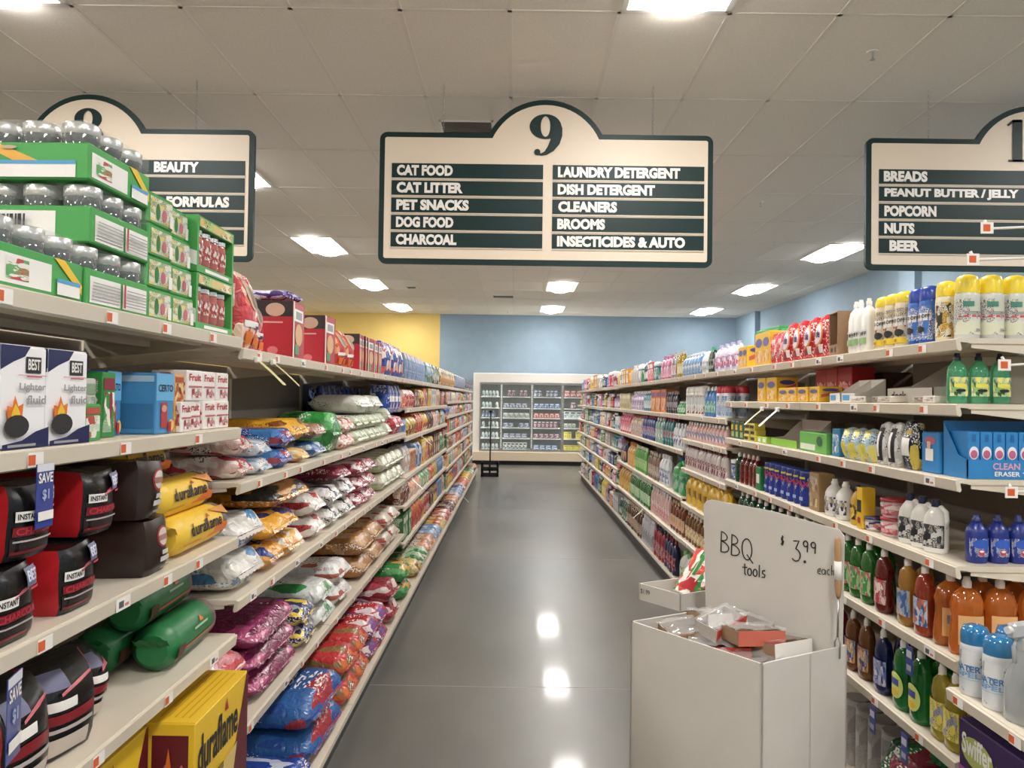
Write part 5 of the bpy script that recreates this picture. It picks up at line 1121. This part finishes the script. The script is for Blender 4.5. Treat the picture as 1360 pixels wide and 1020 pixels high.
run('R', DH, 4.72, 5.84, jug(.14, .09, .26, pl('c02038'), pl('e8e8e8'), lbl('c02838', '883848', 'e0c8c8', 3)), .14, .09, .26, 'jug', 'crimson jug with white cap', Bn[5], n=7, front=XDR)
# section C explicit colours
Cw = ['the long shelf of scented boxes', 'the long shelf of fabric softeners', 'the long shelf of green jugs', 'the long shelf of slim green bottles', 'the deck of dark bottles']
def seq(side, h, items, where, front):
    z = items[0][0]
    for i, (za, zb, kd, w, H, cs, ds) in enumerate(items):
        d = w*.7 if kd in ('bottle', 'jug') else w
        if kd == 'bottle': fn = bottle(w, d, H, liq(cs[0]) if 'liquid' in ds else pl(cs[0]), pl(cs[2]), lbl(cs[1], cs[0], cs[2], i, 3))
        elif kd == 'jug': fn = jug(w, d, H, pl(cs[0]), pl(cs[2]), lbl(cs[1], cs[2], cs[0], i, 3))
        elif kd == 'can': fn = can(w/2, H, pl(cs[0]), pl(cs[2]), lbl(cs[0], cs[1], cs[2], i, 3), n=12)
        elif kd == 'carton': d = .1; fn = carton(w, d, H, mat(cs[0], .45), [('r', .06, .1, .94, .62, card(*cs, i, 4)), ('r', .1, .68, .9, .9, mat(cs[2], .4))], [('r', .06, .1, .94, .9, card(*cs, i+1, 3))])
        else: d = .08; fn = standbag(w, d, H, cs, i+50, None, .3)
        run(side, h, za, zb, fn, w, d, H, kd, ds, where, front=front, share=True, far=za > 7.2)
seq('R', 1.50, [(5.9, 6.15, 'bottle', .07, .1, ('2c8a48', '48b868', 'c8e0c8'), 'small green bottle'), (6.17, 6.6, 'bottle', .07, .18, ('302c38', '605868', 'a8a0a8'), 'dark grey bottle'), (6.62, 7.3, 'carton', .2, .2, ('e08038', 'e8a868', '8a5098'), 'orange scented box'), (7.35, 7.75, 'bottle', .09, .2, ('5090a0', 'c8dce0', 'e8e8ec'), 'pale teal bottle'), (7.8, 8.6, 'jug', .15, .2, ('c8b8d8', '7a60a0', 'ece8f0'), 'lilac softener jug'), (8.65, 9.5, 'carton', .16, .18, ('c8b880', 'a89868', 'e8e0c8'), 'khaki box')], Cw[0], XR)
seq('R', 1.225, [(5.9, 6.3, 'bottle', .08, .2, ('d8dce0', '203c80', 'e8e8ec'), 'white and navy bottle'), (6.32, 6.75, 'bottle', .09, .24, ('1c7078', '389098', 'c83848'), 'teal bottle with red cap'), (6.77, 7.1, 'bottle', .09, .23, ('88b8a8', 'c8e0d0', 'e8ecea'), 'mint green bottle'), (7.15, 7.8, 'bottle', .09, .24, ('283c88', '4860a8', 'd04858'), 'royal navy bottle with red cap'), (7.85, 8.6, 'jug', .14, .22, ('c8a898', 'd8c8c0', 'a85848'), 'beige pink jug'), (8.65, 9.5, 'jug', .15, .24, ('d04868', 'e890a0', 'f0dce0'), 'hot pink softener jug')], Cw[1], XR)
seq('R', .87, [(5.9, 6.5, 'jug', .2, .28, ('2c9a4c', 'a8c8b0', '1f6a90'), 'large green detergent jug'), (6.52, 6.9, 'jug', .12, .26, ('e0e4ea', '3868a8', 'e8e8ec'), 'white jug with blue label'), (6.95, 7.5, 'bottle', .09, .25, ('886a58', 'a89080', 'c8b8a8'), 'brown grey bottle'), (7.55, 8.3, 'bottle', .08, .26, ('48a03c', '88c860', 'd8e8c0'), 'grass green bottle'), (8.35, 9.0, 'jug', .16, .26, ('d89c38', 'e8c078', 'c87828'), 'golden orange jug'), (9.05, 9.5, 'jug', .15, .25, ('343c58', 'c88048', '8a5038'), 'dark navy jug')], Cw[2], XR)
seq('R', .555, [(5.9, 6.4, 'bottle', .09, .24, ('b86030', 'd89058', 'c8a878'), 'rusty amber liquid bottle'), (6.45, 7.3, 'bottle', .09, .25, ('e0b8b0', 'd05868', 'e8e0dc'), 'pale pink bottle'), (7.35, 8.6, 'bottle', .08, .26, ('3fae48', '90d880', 'd0e8c8'), 'slim bright green liquid bottle'), (8.65, 9.5, 'jug', .15, .26, ('c89028', 'e0b860', 'a87820'), 'ochre jug')], Cw[3], XR)
seq('R', DH, [(5.9, 6.3, 'jug', .13, .26, ('e0e8dc', '48a048', '90c888'), 'white and green bleach jug'), (6.35, 6.8, 'bottle', .1, .28, ('28305a', 'c83048', '801c38'), 'navy and red bottle'), (6.85, 7.3, 'bottle', .1, .28, ('a82030', 'c84858', '28304a'), 'dark red bottle'), (7.35, 8.0, 'bottle', .1, .28, ('d0d0d8', 'a8a8b0', 'e8e8ec'), 'silver white bottle'), (8.05, 9.0, 'bottle', .1, .28, ('8a5c30', 'a87c48', 'c8b088'), 'brown liquid bottle'), (9.05, 9.5, 'jug', .13, .26, ('2a5a3c', '387850', 'd8e0d8'), 'bottle green jug')], Cw[4], XDR)
farfill('R', [(1.50, .24), (1.225, .24), (.98, .22), (.75, .2), (.53, .2), (DH, .3)], 9.6, 15.5, FARC, [f'the {a} freezer end cleaner shelf' for a in ('first', 'second', 'third', 'fourth', 'fifth')]+['the freezer end cleaner deck'], [XR]*5+[XDR], 31, KR)

# shelf talkers
def talker(x, y, z, lab, s, cl):
    place('shelf_talker', ('tk', cl, s), lambda: [('flag', MB().grid(lambda u, v: (s*.09*v, .03*(u-.5), -.07*v-.01*v*v), 1, 6, mat(cl, .35))), ('clip', MB().box(-.008, -.018, -.008, .004, .018, .012, WHITE, .002))], (x, y, z), random.uniform(-.1, .1), lab, 'shelf flag', 'small angled plastic shelf flags')
talker(-.845, 2.52, 1.715, 'yellowish plastic flag under the top pet food shelf, first one', 1, 'd8d090'); talker(-.845, 2.68, 1.715, 'yellowish plastic flag under the top pet food shelf, second one', 1, 'd8d090')
talker(1.27, 3.95, 1.565, 'tan plastic flag hanging from the second cleaner shelf', -1, 'c8b078'); talker(1.27, 3.72, 1.565, 'white plastic flag hanging from the second cleaner shelf', -1, 'f0eee8')
talker(-.845, 7.0, 1.25, 'white plastic flag past the big pet food bags', 1, 'f0eee8'); talker(-.73, 11.0, .2, 'small white flag low on the far pet deck', 1, 'f0eee8'); talker(-.845, 6.4, .92, 'white plastic flag on the third small pack shelf', 1, 'f0eee8')
talker(1.27, 7.6, .52, 'cream flag on the slim green bottle shelf', -1, 'e8e4d0'); talker(1.27, 5.3, .52, 'cream flag on the honey bottle shelf', -1, 'e8e4d0')

# ================================================================== cardboard bin
WCB = nmat('white_cardboard', 'cac6be', 'd0ccc4', 5, .62, .7, bump=.05); KIN = mat('b0a698', .8)
Pb = [Vector((.378, 2.455)), Vector((.671, 2.073)), Vector((.972, 2.244)), Vector((.679, 2.626))]     # corners, counter-clockwise from the aisle side
RH = .9
bn = root('dump_bin', (.675, 2.35, 0), 'white cardboard dump bin with handwritten header card in the aisle', 'bin')
def wall(a, b, z0, z1, t, m, nxy):
    o = Vector((.675, 2.35)); a = a-o; b = b-o; i = Vector(nxy).normalized()*t
    vs = [(a.x, a.y), (b.x, b.y), (b.x+i.x, b.y+i.y), (a.x+i.x, a.y+i.y)]
    return MB().add([(x, y, z) for z in (z0, z1) for x, y in vs], [(0, 3, 2, 1), (4, 5, 6, 7), (0, 1, 5, 4), (1, 2, 6, 5), (2, 3, 7, 6), (3, 0, 4, 7)], m)
cen = sum(Pb, Vector((0, 0)))/4
for i in range(4):
    a, b = Pb[i], Pb[(i+1) % 4]; mid = (a+b)/2
    link('side_panel', wall(a, b, 0, RH, .006, WCB, cen-mid).mesh('side_panel'), bn)
link('bottom_panel', MB().add([(p.x-.675, p.y-2.35, .5) for p in [cen+(q-cen)*.98 for q in Pb]], [(0, 1, 2, 3)], WCB).mesh('bottom_panel'), bn)
fold = MB(); fa = Pb[1]+(Pb[2]-Pb[1])*.55; fold.box(fa.x-.675-.0015, fa.y-2.35-.003, .002, fa.x-.675+.0015, fa.y-2.35+.001, .898, mat('b4b0a8', .7))
link('crease', fold.mesh('crease'), bn)
# header card in the plane through the back and right corners
ax = (Pb[2]-Pb[3]).normalized(); ln = (Pb[2]-Pb[3]).length; nrm = Vector((-ax.y, ax.x)); nrm = nrm if nrm.dot(cen-Pb[2]) > 0 else -nrm
hz0, hz1 = .55, 1.268
def hp(s, z, off): p = Pb[3]+ax*s+nrm*(off+.008); return (p.x-.675, p.y-2.35, z)
ol = [(-.005, hz0), (ln-.012, hz0), (ln-.004, 1.215), (ln-.02, 1.232), (ln*.5, 1.258), (.0, hz1), (-.018, 1.262), (-.03, 1.245)]
hm = MB(); n_ = len(ol)
hm.add([hp(s, z, .004) for s, z in ol]+[hp(s, z, 0) for s, z in ol], [tuple(range(n_)), tuple(range(2*n_-1, n_-1, -1))]+[(i, i+n_, (i+1) % n_+n_, (i+1) % n_) for i in range(n_)], WCB)
hd = link('header_card', hm.mesh('header_card'), bn)
MK = mat('1c1a1c', .4)
def strokes(paths, s0, z0, sc, skew=0, rad=.002):
    mb = MB()
    for p in paths:
        pts = []
        for k in range(len(p)-1):
            for t in (0, .5): pts.append((p[k][0]+(p[k+1][0]-p[k][0])*t, p[k][1]+(p[k+1][1]-p[k][1])*t))
        pts.append(p[-1])
        mb.tube([hp(s0+a*sc, z0+b*sc+skew*a*sc, .0052) for a, b in pts], rad, MK, 5)
    return mb
def circ(cx, cy, rx, ry, a0=0, a1=360, n=12): return [(cx+rx*math.cos(math.radians(a0+(a1-a0)*i/n)), cy+ry*math.sin(math.radians(a0+(a1-a0)*i/n))) for i in range(n+1)]
Bs = lambda x: [[(x, 0), (x+.02, 1)], [(x, .98)]+circ(x+.02, .77, .34, .22, 80, -80, 8)+[(x+.03, .52)], [(x+.02, .52)]+circ(x+.04, .26, .42, .26, 80, -90, 8)+[(x, 0)]]
txt = Bs(0)+Bs(.62)+[circ(1.5, .5, .28, .5, 100, 460, 16), [(1.5, .25), (1.85, -.08)]]
link('lettering', strokes(txt, .045, 1.1, .068, -.1).mesh('lettering'), hd)
tools = [[(.1, .95), (.12, .1), (.25, 0)], [(-.1, .62), (.35, .66)], circ(.6, .3, .2, .3), circ(1.15, .3, .2, .3), [(1.55, 1), (1.55, 0)], [(2.1, .6), (1.85, .55), (1.85, .35), (2.1, .25), (2.08, .03), (1.8, .02)]]
link('lettering', strokes(tools, .135, 1.04, .038, .06).mesh('lettering'), hd)
dol = [[(.28, .85), (.05, .8), (.03, .55), (.26, .45), (.25, .15), (.0, .12)], [(.15, 1), (.13, -.05)]]
link('lettering', strokes(dol, .272, 1.158, .03, 0).mesh('lettering'), hd)
num = [[(0, .95), (.3, 1), (.12, .58)]+circ(.12, .28, .25, .3, 80, -140, 8), circ(.62, .03, .04, .04)]
link('lettering', strokes(num, .315, 1.118, .062).mesh('lettering'), hd)
nine = lambda x: [circ(x+.25, .72, .22, .25), [(x+.47, .75), (x+.42, 0)]]
link('lettering', strokes(nine(0)+nine(.7), .332, 1.153, .034).mesh('lettering'), hd) if False else link('lettering', strokes(nine(0)+nine(.75), .347, 1.15, .034).mesh('lettering'), hd)
each = [[(0, .3), (.35, .35), (.3, .6), (.05, .5), (.02, .15), (.35, .05)], circ(.65, .3, .18, .25), [(.85, .5), (.86, .02)], circ(1.2, .3, .18, .26, 60, 300, 8), [(1.5, 1), (1.5, 0)], [(1.5, .4), (1.7, .5), (1.72, 0)]]
link('lettering', strokes(each, .395, 1.09, .03, .12, .0011).mesh('lettering'), hd) if ln > .36 else link('lettering', strokes(each, ln-.052, 1.1, .02, .15).mesh('lettering'), hd)
# barbecue fork leaning on the header
WD = nmat('turned_wood', 'c09468', 'a87c50', 20, .5, st=(1, 1, .2))
fk = root('barbecue_fork', (0, 0, 0), 'barbecue fork with wooden handle leaning on the header card edge', 'fork')
def hq(s, z, off): p = Pb[3]+ax*s+nrm*(off+.008); return Vector((p.x, p.y, z))
h0, h1 = hq(ln-.006, 1.04, .03), hq(ln-.012, 1.215, .024)
hdm = MB().tube([h0+(h1-h0)*t for t in (0, .08, .2, .5, .8, .95, 1)], [.005, .008, .010, .009, .010, .008, .004], WD, 12)
hh_ = link('handle', hdm.mesh('handle'), fk)
link('sticker', MB().tube([h0+(h1-h0)*t for t in (.3, .6)], [.0106, .0106], WH_, 12).mesh('sticker'), hh_)

link('shaft', MB().tube([h0, hq(ln-.006, .93, .033)], .0028, STEEL, 6).mesh('shaft'), fk)
tm_ = MB()
for sgn in (-1, 1): tm_.tube([hq(ln-.006, .93, .033), hq(ln-.006+sgn*.008, .915, .033), hq(ln-.006+sgn*.008, .87, .035)], .0022, STEEL, 6)
link('tines', tm_.mesh('tines'), fk)
# contents: kraft backing cards in clear sleeves
u_ = (Pb[1]-Pb[0]); v_ = (Pb[3]-Pb[0])
def inbin(a, b): p = Pb[0]+u_*a+v_*b; return p.x, p.y
CFILM = mat('e4e6e6', .07, coat=1, alpha=.3); SALM = mat('c8604c', .5)
def sleeve(w, d, h, cardm, hm, seed):
    def f():
        out = [('card_tray', MB().box(-w/2, -d/2, 0, w/2, d/2, .003, cardm).box(-w/2, -d/2, 0, -w/2+.003, d/2, h, cardm).box(w/2-.003, -d/2, 0, w/2, d/2, h, cardm).box(-w/2, d/2-.003, 0, w/2, d/2, h, cardm))]
        out.append(('header_label', MB().box(-w/2-.001, -d/2-.003, 0, w/2+.001, -d/2, h*1.05, hm)))
        out.append(('clear_film', MB().grid(lambda u, v: ((u-.5)*w*1.08, (v-.5)*d*1.05, h+.008+.012*noise.noise(Vector((u*7+seed, v*6, 1)))), 12, 12, CFILM)))
        return out
    return f
REDL = mat('d04030', .35)
its = [(.2, .3, .835, .17, .10, .3, .15, KRAFT, KRAFT), (.2, .72, .86, .17, .1, .5, -.12, KRAFT, WH_), (.5, .3, .815, .17, .1, -.2, .1, KRAFT, REDL), (.48, .72, .84, .17, .1, .9, .18, KRAFT, KRAFT), (.8, .3, .80, .16, .12, .2, .05, KRAFT, SALM), (.78, .72, .83, .17, .1, .6, -.1, KRAFT, WH_), (.36, .5, .868, .15, .08, .7, .22, mat('b8b0a8', .5), REDL), (.68, .48, .862, .15, .1, .25, -.08, KRAFT, SALM)]
il = ['brown card tool pack in clear film at the aisle side of the bin', 'brown card tool pack under the header card', 'brown tool pack with red label facing the front of the bin', 'brown tool pack tilted up at the middle of the header card', 'tool pack with salmon label at the front corner of the bin', 'brown tool pack with white label by the fork', 'grey and red topped tool pack lying over the others', 'salmon labelled tool pack lying over the front packs']
for i, ((a, b, z, w_, d_, rz, tl, c1, c2), lab) in enumerate(zip(its, il)):
    x, y = inbin(.1+a*.8, .1+b*.8)
    place('tool_pack', ('tp', i), sleeve(w_, d_, .04, c1, c2, i), (x, y, z+.028), rz, lab, 'package', 'barbecue tool packs in the cardboard bin', rx=tl, ry=-tl*.6)
# filler tray lifting the packs
link('inner_tray', MB().add([(p.x-.675, p.y-2.35, .80) for p in [cen+(q-cen)*.96 for q in Pb]], [(0, 1, 2, 3)], KRAFT).mesh('inner_tray'), bn)
# second small bin behind it
sb0 = Vector((.47, 2.88)); e1 = (Pb[1]-Pb[0]).normalized()*.2; e2 = (Pb[3]-Pb[0]).normalized()*.36; TH_ = .92
Q = [sb0, sb0+e1, sb0+e1+e2, sb0+e2]; cq = sum(Q, Vector((0, 0)))/4
tr_ = root('display_tray_stand', (cq.x, cq.y, 0), 'white cardboard tray stand with small price note behind the bin', 'display stand')
def wall2(a, b, z0, z1, t, m):
    mid = (a+b)/2; i = (cq-mid).normalized()*t; a = a-cq; b = b-cq
    vs = [(a.x, a.y), (b.x, b.y), (b.x+i.x, b.y+i.y), (a.x+i.x, a.y+i.y)]
    return MB().add([(x, y, z) for z in (z0, z1) for x, y in vs], [(0, 3, 2, 1), (4, 5, 6, 7), (0, 1, 5, 4), (1, 2, 6, 5), (2, 3, 7, 6), (3, 0, 4, 7)], m)
for i in range(4): link('tray_side', wall2(Q[i], Q[(i+1) % 4], TH_-.06, TH_, .005, WCB).mesh('tray_side'), tr_)
link('tray_floor', MB().add([(p.x-cq.x, p.y-cq.y, TH_-.058) for p in Q], [(0, 1, 2, 3)], WCB).mesh('tray_floor'), tr_)
Q2 = [cq+(p-cq)*.45+(e1*.25) for p in Q]
pm_ = MB().add([(p.x-cq.x, p.y-cq.y, z) for z in (0, TH_-.059) for p in Q2], [(0, 3, 2, 1), (4, 5, 6, 7)]+[(i, (i+1) % 4, (i+1) % 4+4, i+4) for i in range(4)], WCB)
link('pedestal', pm_.mesh('pedestal'), tr_)
d1 = e1.normalized(); o1_ = Vector((d1.y, -d1.x)); o1_ = o1_ if o1_.dot(cq-(Q[0]+Q[1])/2) < 0 else -o1_
tv, tf = text_mesh('$1.99', .0)
link('lettering', MB().add([((Q[0]+d1*(.012+.045*a)+o1_*.001).x-cq.x, (Q[0]+d1*(.012+.045*a)+o1_*.001).y-cq.y, TH_-.036+.02*b) for a, b in tv], tf, INK).mesh('lettering'), tr_)
fm1 = film('e8e4dc', '2f8a3c', 'd84030', 3, 4, .5); fm2 = film('2f5a9c', '2f8a3c', 'e8e8e4', 5, 4, .6)
for i, (a, b, rz, tx, mm) in enumerate(((.42, .5, .5, .5, fm1), (.62, .55, .9, .35, fm2), (.55, .3, .2, .15, fm1), (.75, .7, .6, .7, fm1))):
    p = sb0+e1*a+e2*b
    place('skewer_pack', ('sk', i), puff(.09, .012, .2, (mm,)*3, .012, 6, i, .006, [('r', .1, .1, .9, .35, RED), ('r', .3, .4, .5, .95, DGREEN)]), (p.x, p.y, TH_-.05+.01*i), -.9+rz*.5, 'green, white and red plastic pack '+['standing at the aisle side of the small tray', 'in the middle of the small tray', 'lying at the front of the small tray', 'at the rear of the small tray'][i], 'package', 'plastic packs in the small tray', rx=-.9+tx*.4, ry=.1*i)

# ================================================================== freezer case
FY = 18.72
fz = root('freezer_case', (0, FY, 0), 'white glass door freezer case across the aisle end', 'freezer', 'freezer')
FW_ = mat('ece6dc', .4); FD = mat('8c8c88', .45, .3)
xa, xb = -1.02, 4.2
link('header', MB().box(xa, 0, 2.0, xb, .9, 2.23, FW_, .01).mesh('header'), fz)
link('jamb', MB().box(xa, 0, .3, -.86, .9, 2.0, FW_, .005).mesh('jamb'), fz)
link('jamb', MB().box(xb-.1, 0, .3, xb, .9, 2.0, FW_, .005).mesh('jamb'), fz)
link('base_panel', MB().box(xa, -.1, .1, xb, .9, .32, mat('d8c4a8', .45), .01).mesh('base_panel'), fz)
link('kick_plate', MB().box(xa, .0, 0, xb, .8, .1, mat('242220', .5)).mesh('kick_plate'), fz)
link('back_liner', MB().box(-.86, .7, .32, xb-.1, .72, 2.0, mat('8e928f', .6)).mesh('back_liner'), fz)
doors = [(-.86, -.33)]+[(-.33+.745*i, -.33+.745*(i+1)) for i in range(6)]
doors[-1] = (doors[-1][0], xb-.1)
LED = D.materials.new('led_strip'); LED.use_nodes = True
_b = LED.node_tree.nodes['Principled BSDF']; _b.inputs['Emission Color'].default_value = (.93, 1, .97, 1); _b.inputs['Emission Strength'].default_value = 6
DG = mat('dfe8e4', .03, trans=0, alpha=.06, coat=.5)
FC = [(('d8e0e0', '88a8b0', '404c58'), 'white and grey'), (('5a6a88', 'a8b0c8', 'c8ccd8'), 'slate blue'), (('7a4a58', 'b08a98', 'd8c8d0'), 'plum'), (('a8b0a8', '788878', 'e0e4dc'), 'sage grey'), (('e8d838', 'f0e878', 'a8a040'), 'yellow'), (('b84038', 'd88070', 'e8d0c8'), 'red'), (('4870a8', '90a8d0', 'e0e4f0'), 'blue')]
hs = [.36, .64, .9, 1.14, 1.38, 1.66]
for di, (a, b) in enumerate(doors[:5]):
    dr = link('door', MB().box(a+.001, -.03, .33, a+.035, .0, 1.99, FD).box(b-.035, -.03, .33, b-.001, 0, 1.99, FD).box(a+.035, -.03, .33, b-.035, 0, .37, FD).box(a+.035, -.03, 1.95, b-.035, 0, 1.99, FD).mesh('door'), fz)
    link('door_glass', MB().box(a+.035, -.018, .37, b-.035, -.012, 1.95, DG).mesh('door_glass'), dr)
    link('door_handle', MB().tube([(b-.05, -.03, .85), (b-.05, -.06, .9), (b-.05, -.06, 1.35), (b-.05, -.03, 1.4)], .01, FD, 6).mesh('door_handle'), dr)
    link('lamp_tube', MB().box(a-.012, .04, .4, a+.012, .06, 1.95, LED).mesh('lamp_tube'), fz)
    for li, h in enumerate(hs):
        link('wire_shelf', MB().box(a+.02, .12, h-.02, b-.02, .68, h, mat('e8ebe8', .4)).mesh('wire_shelf'), fz)
        rnd = random.Random(di*10+li); z = a+.05
        cs, ds = FC[[0, 0, 0, 1, 0, 0][li] if di == 0 else rnd.choice([1, 2, 3, 1, 0, 6, 5]) if di < 3 else [4, 4, 3, 0, 2, 5][li]]
        kd = 'bottle' if di == 0 else 'carton'
        w_ = .075 if di == 0 else rnd.choice([.09, .12, .14]); H = {0: .17}.get(di, .17 if rnd.random() < .6 else .12)
        if kd == 'bottle': fn = bottle(w_, .06, H, pl(cs[0]), pl(cs[2]), lbl(cs[1], cs[2], cs[0], 2))
        else: fn = carton(w_, .08, H, mat(cs[0], .45), [('r', .08, .1, .92, .6, card(*cs, di+li, 4)), ('r', .15, .7, .85, .9, mat(cs[2], .4))])
        n_i = int((b-a-.1)/(w_+.008)); ord_d = ['first', 'second', 'third', 'fourth', 'fifth'][di]; ord_s = ['bottom', 'second', 'third', 'fourth', 'fifth', 'top'][li]
        for i in range(n_i):
            if rnd.random() < .07: continue
            place('frozen_carton' if kd == 'carton' else 'cold_bottle', ('fzp', di, li), fn, (z+w_/2+i*(w_+.008), FY+.19, h+.001), 0, f'{ds} {"bottle" if kd == "bottle" else "carton"}, {ORD[i]} along the {ord_s} shelf behind the {ord_d} freezer door', 'bottle' if kd == 'bottle' else 'box', f'{ds} items on {ord_s} shelf behind {ord_d} freezer door', far=True)
# black basket stand with tall pole
cb_ = root('basket_stand', (-.5, 15.95, 0), 'black square basket on the floor with a tall thin pole', 'stand')
bm_ = MB(); BK = mat('161618', .45)
for x in (-.16, .16):
    for y in (-.16, .16): bm_.box(x-.02, y-.02, 0, x+.02, y+.02, .3, BK)
for z in (.0, .12, .25):
    bm_.box(-.18, -.18, z, .18, -.165, z+.05, BK); bm_.box(-.18, .165, z, .18, .18, z+.05, BK); bm_.box(-.18, -.165, z, -.165, .165, z+.05, BK); bm_.box(.165, -.165, z, .18, .165, z+.05, BK)
bm_.box(-.165, -.165, .0, .165, .165, .02, BK); bm_.box(-.02, -.18, .05, .02, -.165, .25, BK)
link('basket', bm_.mesh('basket'), cb_)
link('pole', MB().tube([(0, 0, .02), (0, 0, 1.32)], .014, BK, 8).mesh('pole'), cb_)
link('pole_top', MB().lathe([(.03, 1.31), (.035, 1.33), (.02, 1.36)], BK, n=12).mesh('pole_top'), cb_)
for k, v in LAB.items():
    if len(v) > 1 and (None in v or len(set(v)) > 1): print('DUP LABEL', k, len(v))
print('THINGS', sum(len(v) for v in LAB.values()), 'OBJECTS', len(D.objects))
